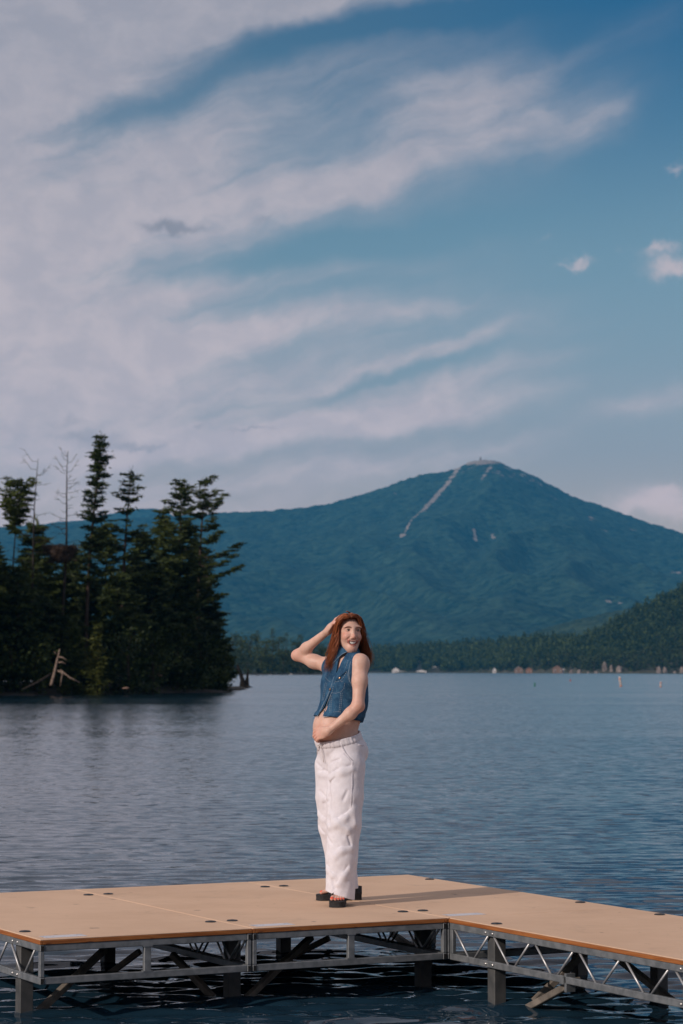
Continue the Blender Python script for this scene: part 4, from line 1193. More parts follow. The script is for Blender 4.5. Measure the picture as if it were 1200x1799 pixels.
def mouth(s):
    s.chain(UPLIP, [0.0015, 0.0026, 0.0032, 0.0036, 0.0032, 0.0036, 0.0032, 0.0026, 0.0015], 0.004)
    s.chain(LOLIP, [0.0015, 0.0030, 0.0040, 0.0046, 0.0048, 0.0046, 0.0040, 0.0030, 0.0015], 0.004)
    mid = [(a + b) / 2 - HF * 0.006 for a, b in zip(UPLIP, LOLIP)]
    for a, b, r1, r2 in zip(mid[1:-2], mid[2:-1], (0.0035, 0.0085, 0.0108, 0.0112, 0.0108, 0.0085), (0.0085, 0.0108, 0.0112, 0.0108, 0.0085, 0.0035)): s.cap(a, b, r1, r2, 0.002, '-')
    for l in (-1, 1):
        s.cap(hp(fsurf(0.020 * l, -0.028) + 0.001, 0.021 * l, -0.028), hp(fsurf(0.040 * l, -0.046) + 0.003, 0.040 * l, -0.046), 0.0016, 0.0016, 0.010, '-')   # laughter line
    return s


_hd = head(Sdf())
def fsurf(l, u):
    lo_, hi_ = 0.0, 0.13
    for _ in range(16):
        m_ = 0.5 * (lo_ + hi_)
        if float(_hd(hp(m_, l, u)[None])[0]) < 0: lo_ = m_
        else: hi_ = m_
    return lo_
def face(l, u, o=0.0): return hp(fsurf(l, u) + o, l, u)
UPLIP = [face(0.0325 * t, -0.0500 + 0.006 * t * t + 0.0008 * math.cos(t * 9), 0.0005) for t in np.linspace(-1, 1, 9)]
LOLIP = [face(0.0315 * t, -0.0765 + 0.030 * t * t, -0.0005) for t in np.linspace(-1, 1, 9)]
def finger(s, base, d, nrm, L, r, curl, k=0.004):
    """three phalanges from the knuckle, bending towards -nrm"""
    d = np.array(d, float); d /= np.linalg.norm(d); n = np.array(nrm, float); n /= np.linalg.norm(n); ax = np.cross(d, n); p = np.array(base, float)
    pts = [p - d * 0.02, p]; a = 0
    for f, c in zip((0.45, 0.31, 0.24), curl):
        a += c; q = d * math.cos(a) - n * math.sin(a); p = p + q * L * f; pts.append(p)
    s.chain(pts, [r * 1.1, r * 1.08, r, r * 0.93, r * 0.78], k); return pts
def hand(s, wrist, d, nrm, size=1.0, curl=(0.2, 0.3, 0.2), thumb=1, spread=0.10, thumb_dir=None):
    d = np.array(d, float); d /= np.linalg.norm(d); nrm = np.array(nrm, float); nrm -= d * (nrm @ d); nrm /= np.linalg.norm(nrm); sd = np.cross(nrm, d) * thumb
    w = np.array(wrist, float); S = size
    R = np.stack([d, sd, nrm], 1)
    s.ell(w + d * 0.045 * S, (0.050 * S, 0.036 * S, 0.014 * S), R, 0.016)
    s.cap(w, w + d * 0.03 * S, 0.021, 0.022 * S, 0.02)
    tips = []
    for i, (o, L, r) in enumerate(((0.027, 0.072, 0.0083), (0.009, 0.080, 0.0086), (-0.009, 0.075, 0.0083), (-0.026, 0.060, 0.0073))):
        b = w + d * (0.086 - 0.004 * abs(i - 1)) * S + sd * o * S
        dd = d + sd * (o / 0.027) * spread
        tips.append(finger(s, b, dd, nrm, L * S, r * S, [c * (1 + 0.12 * i) for c in curl]))
    tb = w + d * 0.028 * S + sd * 0.026 * S; td = d * 0.72 + sd * 0.62 - nrm * 0.28 if thumb_dir is None else np.array(thumb_dir, float); td /= np.linalg.norm(td)
    s.cap(w + d * 0.02 * S + sd * 0.012 * S, tb + td * 0.02 * S, 0.017 * S, 0.0125 * S, 0.014)
    s.chain([tb + td * 0.02 * S, tb + td * 0.046 * S, tb + td * 0.072 * S + d * 0.006], [0.0115 * S, 0.0102 * S, 0.008 * S], 0.006)
    return tips


def foot(s, heel, toe, side):
    """barefoot on a slanting sole; returns toe tips"""
    heel, toe = np.array(heel, float), np.array(toe, float); d = toe - heel; L = np.linalg.norm(d); d /= L; sd = np.cross((0, 0, 1), d); sd /= np.linalg.norm(sd); sd *= side   # sd: to the big toe
    up = np.array([0, 0, 1.0])
    s.cap(heel + d * 0.035 + up * 0.03, heel + d * 0.155 + up * 0.026 - sd * 0.004, 0.031, 0.034, 0.03)
    s.cap(heel + d * 0.07 + up * 0.09, heel + d * 0.14 + up * 0.045, 0.036, 0.026, 0.04)
    s.cap(heel + d * 0.055 + up * 0.045, heel + d * 0.080 + up * 0.16, 0.032, 0.034, 0.03)
    s.cap(heel + d * 0.165 + sd * 0.024 + up * 0.02, heel + d * 0.165 - sd * 0.026 + up * 0.016, 0.02, 0.016, 0.025)
    tips = []
    for o, l, r in ((0.030, 0.250, 0.0125), (0.010, 0.247, 0.0088), (-0.0055, 0.239, 0.0085), (-0.020, 0.229, 0.0080), (-0.033, 0.216, 0.0076)):
        b = heel + d * 0.182 + sd * o * 0.9 + up * 0.016; t = heel + d * (l - r) + sd * o + up * (r + 0.001)
        s.cap(b, (b + t) / 2 + up * 0.004, r * 1.05, r * 0.98, 0.006); s.cap((b + t) / 2 + up * 0.004, t, r * 0.95, r, 0.004); tips.append((t, d, sd, r))
    return tips

SOLE_T, SOLE_H = 0.036, 0.046
gL, gR = P(591, 1589.5, -0.27), P(560, 1577.5, 0.18)
toeL = np.array([gL[0] + 0.004, gL[1] + 0.02, 0.0]); dL = np.array([-0.10, -0.99, 0]); dL /= np.linalg.norm(dL); heelL = toeL - dL * 0.245
toeR = np.array([P(560, 1577, 0.18)[0] + 0.005, 0.20, 0.0]); dR = np.array([-0.985, -0.17, 0]); dR /= np.linalg.norm(dR); heelR = toeR - dR * 0.245

body = Sdf(); torso(body)
# neck, then head
body.cap(neck0 + (0, 0.01, -0.02), hp(-0.022, 0, -0.05), 0.055, 0.048, 0.035)
body.cap(hp(-0.004, 0.036, -0.055), P(604, 1168, 0.02), 0.012, 0.010, 0.02)             # neck muscle
head(body); mouth(body)
# her left arm hangs and bends across below the belly
body.ell(shL + LX * 0.004, (0.050, 0.045, 0.052), RB, 0.04)
m = (shL + elL) / 2
body.chain([shL, m + (0.004, -0.006, 0.02), elL], [0.046, 0.0425, 0.034], 0.03)
body.chain([elL, elL * 0.72 + wrL * 0.28 + (0.004, -0.004, -0.004), wrL], [0.0345, 0.034, 0.0205], 0.025)
body.ell(elL + (0.014, 0.010, -0.006), (0.020, 0.020, 0.020), None, 0.02)
# her right arm goes up to the top of her head
body.ell(shR + (0, 0, 0.004), (0.054, 0.052, 0.054), RB, 0.04)
m2 = (shR + elR) / 2
body.chain([shR, m2 + (0.0, 0, -0.006), elR], [0.046, 0.040, 0.032], 0.03)
body.chain([elR, elR * 0.7 + wrR * 0.3, wrR], [0.032, 0.0315, 0.0205], 0.025)
body.ell(elR + (-0.012, 0.0, -0.004), (0.022, 0.022, 0.022), None, 0.02)
# hands
hL_dir = P(551, 1293.5, -0.055) - wrL
tipsL = hand(body, wrL, hL_dir, np.array([0.10, -0.92, 0.38]), 1.0, (0.34, 0.50, 0.4), -1, 0.05, thumb_dir=hL_dir / np.linalg.norm(hL_dir) + np.array([-0.1, 0.25, 0.22]))
hR_dir = P(597, 1078, 0.045) - wrR
tipsR = hand(body, wrR, hR_dir, np.array([-0.55, -0.25, 0.72]), 1.0, (0.35, 0.35, 0.25), 1, 0.10)
# legs inside the trousers, feet
hipL, hipR = P(611, 1345, 0.0), P(588, 1345, 0.13)
ankL, ankR = heelL + dL * 0.075 + (0, 0, SOLE_H + 0.15), heelR + dR * 0.085 + (0, 0, SOLE_H + 0.15)
kneeL, kneeR = (hipL + ankL) / 2 + FX * 0.02, (hipR + ankR) / 2 + FX * 0.02
body.chain([hipL, kneeL, ankL], [0.078, 0.052, 0.036], 0.04); body.chain([hipR, kneeR, ankR], [0.078, 0.052, 0.036], 0.04)
toesL = foot(body, heelL + (0, 0, SOLE_H - 0.006), toeL + (0, 0, SOLE_T), -1 if np.cross((0, 0, 1), dL)[0] > 0 else 1)
toesR = foot(body, heelR + (0, 0, SOLE_H - 0.006), toeR + (0, 0, SOLE_T), 1 if np.cross((0, 0, 1), dR)[1] < 0 else -1)
# navel
nav = P(550.5, 1283.5, -0.03)
body.ell(belly + FX * 0.149 + LX * 0.012 + (0, 0, -0.012), (0.010, 0.007, 0.009), RB, 0.008, '-')


def trace(f, px, py, d0=-0.6, d1=0.6):
    """where the sight line through a photograph point meets the surface f"""
    o = np.array([0, 0, CZ]) - WORG; d = ray(px, py); t = (14.55 + d0) / d[1]; d_ = d
    n = np.linalg.norm(d)
    for _ in range(80):
        p = o + d_ * t; v = min(float(f(p[None])[0]), 0.04)
        if v < 0.0004: break
        t += v * 0.7 / n
        if t * d[1] > 14.55 + d1: return None
    return p

SKIN_LO = np.array([1e9] * 3); 
bv, bf = surface(body, (-0.36, -0.42, -0.002), (0.34, 0.50, 1.76), 0.003)
print('body', len(bv))

# where the skin is redder: cheeks, nose, elbows, knuckles, lips, toes
def blob(v, c, r): return np.exp(-(np.linalg.norm(v - c, axis=1) / r) ** 2)
def arcd(v, pts):
    d = np.full(len(v), 1e9)
    for a, b in zip(pts[:-1], pts[1:]): d = np.minimum(d, capsule(v.astype(np.float32), a, b, 0, 0))
    return d
near_head = np.linalg.norm(bv - HC, axis=1) < 0.17
red = np.zeros(len(bv))
for l in (-1, 1): red = np.maximum(red, 0.75 * blob(bv, hp(0.068, 0.043 * l, -0.018), 0.026)); red = np.maximum(red, 0.7 * blob(bv, hp(-0.01, 0.072 * l, -0.005), 0.028))
red = np.maximum(red, 0.6 * blob(bv, hp(0.105, 0, -0.024), 0.018)); red = np.maximum(red, 0.45 * blob(bv, hp(0.075, 0, -0.094), 0.022))
for c in (elL, elR): red = np.maximum(red, 0.5 * blob(bv, c, 0.05))
for tp_ in tipsL + tipsR:
    for q in tp_[1:]: red = np.maximum(red, 0.6 * blob(bv, q, 0.014))
red = np.maximum(red, 0.45 * blob(bv, wrL + hL_dir * 0.9, 0.06))
for t_, d_, s_, r_ in toesL + toesR: red = np.maximum(red, 0.6 * blob(bv, t_, 0.016))
lipc = np.zeros(len(bv))
U_, L_ = UPLIP, LOLIP
hv = bv[near_head]
dl = np.minimum(arcd(hv, U_), arcd(hv, L_) - 0.002); lipc[near_head] = np.clip((0.0052 - dl) / 0.002, 0, 1)
inm = arcd(hv, [(a + b) / 2 - HF * 0.010 for a, b in zip(UPLIP[1:-1], LOLIP[1:-1])]) < 0.0115
inm &= dl > 0.0048
dark = np.zeros(len(bv)); dark[near_head] = inm
# brows and lashes are colour of their own
def brow_curve(l): return [face(0.0145 * l, 0.0290), face(0.025 * l, 0.0335), face(0.037 * l, 0.0345), face(0.049 * l, 0.0280)]
bw = np.zeros(len(bv)); 
for l in (-1, 1): bw[near_head] = np.maximum(bw[near_head], np.clip((0.0058 - arcd(hv, brow_curve(l))) / 0.004, 0, 1))
nailc = np.zeros(len(bv))
for t_, d_, s_, r_ in toesL + toesR:
    q = bv - (t_ + d_ * r_ * 0.35 + np.array([0, 0, r_ * 0.55])); nailc = np.maximum(nailc, (np.linalg.norm(q, axis=1) < r_ * 0.85).astype(float))

def skin_material():
    m, nt, b = new_mat('skin', (0.55, 0.34, 0.26), 0.48, 0, 0.35)
    b.inputs['Subsurface Weight'].default_value = 0.12; b.inputs['Subsurface Radius'].default_value = (1.0, 0.35, 0.2); b.inputs['Subsurface Scale'].default_value = 0.008
    n = X(nt, noise(nt, pos(nt, obj=True), 26, 4, 0.6).outputs[0])
    c = mixc(nt, n.smooth(0.3, 0.7), (0.62, 0.385, 0.30), (0.69, 0.45, 0.36))
    fr = X(nt, noise(nt, pos(nt, obj=True), 210, 2, 0.5).outputs[0])
    c = mixc(nt, fr.smooth(0.66, 0.72) * 0.35, c, (0.40, 0.19, 0.11))
    c = mixc(nt, attr(nt, 'red') * 0.8, c, (0.62, 0.20, 0.14))
    c = mixc(nt, attr(nt, 'brow') * 0.7, c, (0.17, 0.065, 0.035))
    c = mixc(nt, attr(nt, 'lip'), c, (0.47, 0.165, 0.135))
    c = mixc(nt, attr(nt, 'mouth'), c, (0.10, 0.012, 0.012))
    c = mixc(nt, attr(nt, 'nail'), c, (0.72, 0.11, 0.06))
    nt.links.new(c, b.inputs['Base Color']); bump(nt, b, n, 0.08, 0.002); return m
M_skin = skin_material()
bo = mesh_obj('body', bv, bf, M_skin, woman, smooth=True)
for nm, vals in (('red', red), ('lip', lipc), ('mouth', dark), ('brow', bw), ('nail', nailc)): fattr(bo, nm, vals)

# eyes, teeth
def sphere_mesh(c, r, R, nu=14, nv=10):
    v = [c + R @ np.array([r[0] * math.cos(a) * math.sin(b), r[1] * math.sin(a) * math.sin(b), r[2] * math.cos(b)]) for b in np.linspace(0, math.pi, nv + 1) for a in np.linspace(0, 2 * math.pi, nu, endpoint=False)]
    f = [(i * nu + j, (i + 1) * nu + j, (i + 1) * nu + (j + 1) % nu, i * nu + (j + 1) % nu) for i in range(nv) for j in range(nu)]; return v, f
M_white = new_mat('eye_white', (0.62, 0.58, 0.55), 0.25)[0]; M_iris = new_mat('iris', (0.06, 0.05, 0.045), 0.15)[0]; M_teeth = new_mat('teeth', (0.86, 0.83, 0.78), 0.2)[0]
M_lash = new_mat('lashes', (0.05, 0.02, 0.012), 0.7)[0]
for l in (-1, 1):
    ec = hp(0.0685, 0.031 * l, 0.0135); mb = MB(); mb.add(*sphere_mesh(ec, (0.0122, 0.0125, 0.0062), RH)); eo = mb.build('eye', M_white, woman, smooth=True)
    g_ = HF * 0.92 + HL * 0.10; g_ /= np.linalg.norm(g_); ir = MB(); c = ec + g_ * 0.0098
    ir.add(*sphere_mesh(c, (0.0034, 0.0052, 0.0047), RH, 12, 8)); ir.build('iris', M_iris, eo, smooth=True)
    ls = MB(); ls.tube([hp(0.0765, 0.0185 * l, 0.0155), hp(0.0815, 0.026 * l, 0.0190), hp(0.0805, 0.035 * l, 0.0190), hp(0.072, 0.046 * l, 0.0145)], [0.0007, 0.0015, 0.0017, 0.0009], 6); ls.build('eyelash', M_lash, woman)
th_ = MB()
UP_ = lambda t: np.array([np.interp(t, np.linspace(-1, 1, 9), np.array(UPLIP)[:, i]) for i in range(3)])
LO_ = lambda t: np.array([np.interp(t, np.linspace(-1, 1, 9), np.array(LOLIP)[:, i]) for i in range(3)])
tr_ = []
for j, (w, o) in enumerate(((0.02, -0.006), (0.12, -0.0035), (0.4, -0.0032), (0.66, -0.0036), (0.72, -0.0055))):
    tr_.append([UP_(t) * (1 - w) + LO_(t) * w + HF * (o + 0.0004 * math.cos(t * 30)) for t in np.linspace(-0.88, 0.88, 33)])
th_.add([p for r in tr_ for p in r], [(j * 33 + i, j * 33 + i + 1, (j + 1) * 33 + i + 1, (j + 1) * 33 + i) for j in range(4) for i in range(32)])
th_.build('teeth', M_teeth, woman, smooth=True)
M_brow = new_mat('auburn_brow', (0.15, 0.055, 0.03), 0.8)[0]
for l in (-1, 1):
    q = [face(a * l, b, 0.0003) for a, b in ((0.014, 0.0275), (0.022, 0.0325), (0.031, 0.0350), (0.041, 0.0330), (0.049, 0.0275))]
    MB().tube(q, [0.0016, 0.0024, 0.0022, 0.0017, 0.0008], 6, flat=0.5).build('eyebrow', M_brow, woman, smooth=True)
# earring
MB().add(*sphere_mesh(hp(0.0, -0.0765, -0.034), (0.003, 0.003, 0.003), RH, 8, 6)).build('earring', M_bolt, woman, smooth=True)
MB().add(*sphere_mesh(hp(0.002, 0.0765, -0.034), (0.003, 0.003, 0.003), RH, 8, 6)).build('earring', M_bolt, woman, smooth=True)
# ------------------------------------------------------------------ trousers
tr = Sdf()
tr.ell(P(600, 1318, 0.075) + (0, 0, -0.01), (0.128, 0.166, 0.13), RB, 0.04)
tr.ell(belly + FX * 0.01 + (0, 0, -0.03), (0.128, 0.130, 0.13), RB, 0.05)
tr.ell(P(620, 1320, 0.115), (0.072, 0.115, 0.085), RB, 0.05)
hemL, hemR = P(597, 1573, -0.13), P(605.5, 1560, 0.21)
tr.chain([P(609, 1345, -0.005), P(606, 1400, -0.04), P(604.5, 1450, -0.07), P(600, 1510, -0.10), hemL - (0, 0, 0.05)], [0.112, 0.108, 0.100, 0.091, 0.086], 0.02)
tr.chain([P(586, 1345, 0.135), P(586, 1400, 0.13), P(590, 1450, 0.14), P(600, 1510, 0.17), hemR - (0, 0, 0.05)], [0.113, 0.106, 0.103, 0.090, 0.087], 0.02)
bt = torso(Sdf(), 0.009, False)
_trp = tr
tr_base = lambda p: smin(_trp(p), bt(p), 0.01)
wF, wB = P(554, 1306, 0.0), P(633, 1283, 0.12)
wn = np.cross(LX, wB - wF); wn /= np.linalg.norm(wn); wn = wn if wn[2] > 0 else -wn
# creases pressed into the cloth, and the folds that stand beside them
tr2 = Sdf(); tr2.p = list(tr.p)
def crease(pts, r=0.007, op='-', k=0.022, lift=0.0):
    q = [trace(tr_base, x, y) for x, y in pts]; q = [a for a in q if a is not None]
    if len(q) < 2: return
    q = [a + grad(tr_base, a[None])[0] * lift for a in q]
    for a, b in zip(q[:-1], q[1:]): tr2.cap(a, b, r, r * 0.8, k, op)
for pts in ([(576, 1330), (576.5, 1360), (577, 1400), (577.5, 1446)],): crease(pts, 0.007, '-', 0.03)
for pts in ([(562, 1355), (569, 1353.5), (575, 1356)], [(578, 1360), (592, 1352), (616, 1345)], [(577, 1378), (588, 1366)], [(594, 1437), (604, 1431), (614, 1422)], [(579, 1422), (584, 1434), (596, 1440)],
            [(578, 1448), (590, 1444), (612, 1453)], [(588, 1498), (597, 1489), (616, 1486)], [(574, 1519), (584, 1532)], [(592, 1550), (600, 1537), (611, 1522)], [(559, 1424), (570, 1436)], [(569, 1412), (576, 1407)],
            [(619, 1422), (621, 1446)], [(624, 1425), (626, 1450)], [(556, 1340), (564, 1348)], [(579, 1325), (590, 1316), (600, 1313)], [(580, 1340), (596, 1334)], [(603, 1405), (610, 1390)], [(562, 1390), (572, 1400)], [(560, 1450), (568, 1462)],
            [(612, 1470), (618, 1490)], [(584, 1545), (588, 1560)], [(575, 1470), (582, 1482)]): crease(pts, 0.0028, '-', 0.018)
for pts in ([(579, 1366), (600, 1357), (618, 1352)], [(579, 1453), (594, 1449), (611, 1458)], [(590, 1503), (600, 1495), (617, 1491)], [(560, 1431), (569, 1442)], [(575, 1526), (583, 1538)], [(595, 1443), (606, 1437), (615, 1428)],
            [(596, 1553), (604, 1540), (613, 1527)], [(563, 1361), (573, 1362)], [(581, 1431), (588, 1447)], [(622, 1421), (624, 1448)]): crease(pts, 0.006, '+', 0.036, -0.0070)
crease([(598.5, 1304), (601, 1313), (607, 1324), (618, 1336)], 0.0045, '-', 0.006)
def folds(p):
    q = np.stack([p[:, 0] * 9 + p[:, 2] * 3, p[:, 1] * 9, p[:, 2] * 3.2 - p[:, 0] * 5], 1); q2 = np.stack([p[:, 0] * 16 - p[:, 2] * 7, p[:, 1] * 16, p[:, 2] * 9 + p[:, 0] * 6], 1)
    return 0.0026 * gnoise(q) + 0.0026 * (np.abs(gnoise(q2 + 5)) - 0.2) + 0.0010 * gnoise(q2 * 2.1 + 9)
def trousers(p):
    p = np.asarray(p, np.float32); d = smin(tr2(p), bt(p), 0.01)
    n = np.abs(d) < 0.05
    if n.any(): d[n] += folds(p[n]).astype(np.float32)
    d = np.maximum(d, (p - A3(wF)) @ A3(wn) + 0.012)
    # hems: cut level-ish, hollow inside
    for hm, R, tx in ((hemL, 0.13, -0.0), (hemR, 0.13, 0)):
        pass
    gap = 0.5 * (hemL + hemR); nrm = A3((hemR - hemL) * (1, 1, 0)); nrm /= np.linalg.norm(nrm)
    side = (p - A3(gap)) @ nrm
    zh = np.where(side > 0, hemR[2] + 0.0, hemL[2] + 0.035 + (-(p[:, 0] - hemL[0])) * 0.32 - 0.034)
    d = np.maximum(d, zh - p[:, 2])
    for c0, r in ((hemL, 0.066), (hemR, 0.064)):
        d = smax(d, -capsule(p, c0 + (0, 0, -0.2), c0 + (0, 0, 0.0), r, r), 0.004)
    return d
tv, tf = surface(trousers, (-0.20, -0.27, 0.02), (0.24, 0.36, 1.10), 0.0036)
print('trousers', len(tv))
def cloth_white():
    m, nt, b = new_mat('white_cotton', (0.66, 0.63, 0.64), 0.85, 0, 0.15)
    n = X(nt, noise(nt, pos(nt, 1, 1, 1, obj=True), 420, 2, 0.6).outputs[0]); n2 = X(nt, noise(nt, pos(nt, obj=True), 40, 4, 0.6).outputs[0])
    nt.links.new(mixc(nt, n2.smooth(0.3, 0.7), (0.69, 0.665, 0.71), (0.75, 0.73, 0.775)), b.inputs['Base Color'])
    b.inputs['Sheen Weight'].default_value = 0.15
    bump(nt, b, n * 0.5 + n2, 0.25, 0.003); return m
M_cotton = cloth_white()
tro = mesh_obj('trousers', tv, tf, M_cotton, woman, smooth=True)
# gathered waistband following the trouser top
wc = (wF + wB) / 2
e1 = (wB - wF) / np.linalg.norm(wB - wF); e2 = np.cross(wn, e1)
rows = []
NB = 150
for j, (hgt, off) in enumerate(((-0.036, 0.000), (-0.034, 0.003), (-0.02, 0.0035), (-0.006, 0.0035), (0.004, 0.003), (0.006, 0.002), (0.004, -0.004))):
    ring = []
    for i in range(NB):
        a = 2 * math.pi * i / NB; d = e1 * math.cos(a) + e2 * math.sin(a); t = 0.26; o = wc + wn * min(hgt, -0.004)
        lo_t, hi_t = 0.0, 0.26
        for _ in range(14):
            t = 0.5 * (lo_t + hi_t)
            if float(tr_base((o + d * t)[None])[0]) < 0: lo_t = t
            else: hi_t = t
        g_ = 0.0014 * math.sin(a * 52 + 1.5 * math.sin(a * 7)) * (1 if 0 < j < 5 else 0.2) + 0.001 * math.sin(a * 31 + 2)
        ring.append(o + d * (t + off + g_) + wn * (hgt - min(hgt, -0.004)))
    rows.append(ring)
wbv = [p for r in rows for p in r]; wbf = [(j * NB + i, j * NB + (i + 1) % NB, (j + 1) * NB + (i + 1) % NB, (j + 1) * NB + i) for j in range(len(rows) - 1) for i in range(NB)]
wb = MB().add(wbv, wbf).build('waistband', M_cotton, tro, smooth=True)
def on(f, pts, lift, d0=-0.6):
    out = []
    for x, y in pts:
        q = trace(f, x, y, d0)
        if q is not None: out.append(q + grad(f, q[None])[0] * lift)
    return out
def cord(name, f, pts, r, mat, par, lift=0.002, n=6):
    q = on(f, pts, lift)
    if len(q) > 1: return MB().tube(q, r, n).build(name, mat, par, smooth=True)
M_cord = varied('cotton_cord', (0.70, 0.67, 0.67), (0.78, 0.75, 0.75), 90, 0.85, obj=True)
for pts in ([(564, 1308), (567, 1316), (569.5, 1326), (570.5, 1338)], [(563, 1308), (560, 1316), (557, 1326)], [(560, 1309), (563, 1306), (567, 1308)]): cord('drawstring', tr_base, pts, 0.0028, M_cord, tro, 0.009)
cord('pocket_edge', tr_base, [(599, 1304), (601.5, 1313), (607.5, 1324), (618.5, 1336)], 0.0022, M_cotton, tro, 0.004)
cord('side_seam', tr_base, [(619, 1338), (618.5, 1370), (617, 1400), (616.5, 1420)], 0.0016, M_cotton, tro, 0.002)
cord('back_pocket_edge', tr_base, [(629, 1309), (634, 1309.5), (639, 1310)], 0.0022, M_cotton, tro, 0.003)

# ------------------------------------------------------------------ denim vest
vt = Sdf(); torso(vt, 0.016, True, 0.010)
vt.ell(P(604, 1232, 0.075), (0.128, 0.140, 0.12), RB, 0.05)
def vfold(p):
    q = np.stack([p[:, 0] * 8, p[:, 1] * 8, p[:, 2] * 4], 1); return 0.004 * gnoise(q + 2) + 0.0022 * gnoise(q * 2.6)
def vbase(p):
    p = np.asarray(p, np.float32); d = vt(p); n = np.abs(d) < 0.06
    if n.any(): d[n] += vfold(p[n]).astype(np.float32)
    return d
AX = P(607, 1200, 0.08)
def sect(pt): return trace(vbase, *pt)
def wedge(apex, a, b, up):
    """region between two cuts that meet at the apex and open up or down"""
    pa, p1, p2 = (sect(q) for q in (apex, a, b)); ax = AX.copy(); ax[2] = pa[2]
    n1 = np.cross(p1 - pa, ax - pa); n2 = np.cross(p2 - pa, ax - pa); n1 /= np.linalg.norm(n1); n2 /= np.linalg.norm(n2)
    if (p2 - pa) @ n1 < 0: n1 = -n1
    if (p1 - pa) @ n2 < 0: n2 = -n2
    def f(p):
        ins = np.minimum((p - A3(pa)) @ A3(n1), (p - A3(pa)) @ A3(n2))
        fr = (p - A3(AX)) @ A3(FX) - 0.02
        return -np.minimum(ins, fr)               # negative inside the wedge
    return f
gap_low = wedge((581, 1214), (555.5, 1261), (566.5, 1259), False)
gap_up = wedge((590, 1184), (593, 1167), (597.5, 1167), True)
def zhem(p): s = (p - A3(AX)) @ A3(FX); return 1.087 + 0.16 * s - 0.05 * np.clip(-s - 0.08, 0, 1)
def vest_cut(p, d):
    d = np.maximum(d, zhem(p) - p[:, 2])
    for c, l in ((shL, 1), (shR, -1)):
        d = smax(d, -ellip(p, c + LX * 0.055 * l + np.array([0, 0, -0.014]), (0.066, 0.075, 0.088), RB), 0.006)
    d = smax(d, -capsule(p, neck0 + (0, 0.005, 0.005), neck0 + (0, 0, 0.2), 0.068, 0.07), 0.006)
    d = np.maximum(d, -gap_low(p)); d = np.maximum(d, -gap_up(p)); return d
def vest(p):
    p = np.asarray(p, np.float32); o = vbase(p); return vest_cut(p, np.maximum(o, -(o + 0.008)))
vv, vf = surface(vest, (-0.22, -0.22, 1.0), (0.26, 0.36, 1.56), 0.0032)
print('vest', len(vv))
def denim():
    m, nt, b = new_mat('washed_denim', (0.03, 0.09, 0.19), 0.8, 0, 0.15)
    p = pos(nt, obj=True); n = X(nt, noise(nt, p, 24, 5, 0.65).outputs[0]); n2 = X(nt, noise(nt, pos(nt, 1, 1, 0.3, obj=True), 260, 3, 0.6).outputs[0]); n3 = X(nt, noise(nt, p, 7, 2, 0.5).outputs[0])
    c = mixc(nt, n.smooth(0.32, 0.7) * 0.6 + n3.smooth(0.4, 0.7) * 0.4, (0.009, 0.045, 0.105), (0.045, 0.135, 0.24))
    c = mixc(nt, n2.smooth(0.50, 0.75) * 0.5, c, (0.15, 0.25, 0.34))
    nt.links.new(c, b.inputs['Base Color']); bump(nt, b, n2 + n, 0.35, 0.002); return m
M_denim = denim(); M_stitch = varied('pale_stitching', (0.22, 0.29, 0.36), (0.36, 0.40, 0.44), 160, 0.9, obj=True)
M_fray = varied('faded_denim_edge', (0.10, 0.19, 0.29), (0.26, 0.34, 0.42), 130, 0.9, obj=True)
ve = mesh_obj('vest', vv, vf, M_denim, woman, smooth=True)
def hemband(p):
    p = np.asarray(p, np.float32); o = vbase(p) - 0.0035; d = vest_cut(p, np.maximum(o, -(o + 0.008))); return np.maximum(d, p[:, 2] - zhem(p) - 0.030)
hv_, hf_ = surface(hemband, (-0.22, -0.22, 1.0), (0.26, 0.36, 1.22), 0.0034)
hb = mesh_obj('hem_band', hv_, hf_, M_denim, ve, smooth=True)
# seams, each a dashed pale line standing on the cloth
def stitches(name, pts, r=0.0011, lift=0.0015, dash=0.008, gapf=0.35, mat=None):
    q = on(vbase, pts, lift)
    if len(q) < 2: return
    fine = []
    for a, b in zip(q[:-1], q[1:]):
        n = max(2, int(np.linalg.norm(b - a) / 0.004)); fine += [a + (b - a) * i / n for i in range(n)]
    fine = np.array(fine + [q[-1]]); mb = MB(); s = 0; k_ = max(2, int(dash / 0.004))
    for i in range(0, len(fine) - k_, k_ + 1): mb.tube(list(fine[i:i + k_ + 1]), r, 4)
    o = mb.build(name, mat or M_stitch, ve); o['kind'] = 'stuff'
for pts in ([(581, 1222), (579.5, 1240), (579, 1257)], [(583.5, 1222), (582, 1240), (581.5, 1257)], [(600, 1196), (598.5, 1222), (595.5, 1254)], [(602.5, 1196), (601, 1222), (598, 1254)],
            [(589, 1198), (594, 1197.5), (599, 1196), (605, 1188), (610, 1178)], [(584, 1217), (590, 1218), (597, 1216)], [(586, 1205), (584, 1216)], [(606, 1200), (604, 1210), (598, 1216)], [(566, 1253), (580, 1251.5), (596, 1250)],
            [(579, 1214), (570, 1235), (558, 1259)], [(583, 1217), (575, 1237), (568, 1257)], [(572, 1199), (569, 1215), (566, 1232)], [(574.5, 1200), (571.5, 1215), (568.5, 1230)], [(572, 1190), (577, 1196), (582, 1198)],
            [(612, 1160), (608, 1172), (611, 1186), (614, 1200)], [(590, 1196), (586, 1203)]): stitches('stitching', pts)
M_button = new_mat('copper_button', (0.35, 0.22, 0.14), 0.35, 0.8)[0]
for x, y in ((580.5, 1211), (569, 1250), (597, 1191)):
    q = trace(vbase, x, y)
    if q is not None:
        g_ = grad(vbase, q[None])[0]; MB().tube([q + g_ * 0.001, q + g_ * 0.005, q + g_ * 0.0065], [0.0075, 0.0075, 0.004], 12).build('button', M_button, ve, smooth=True)
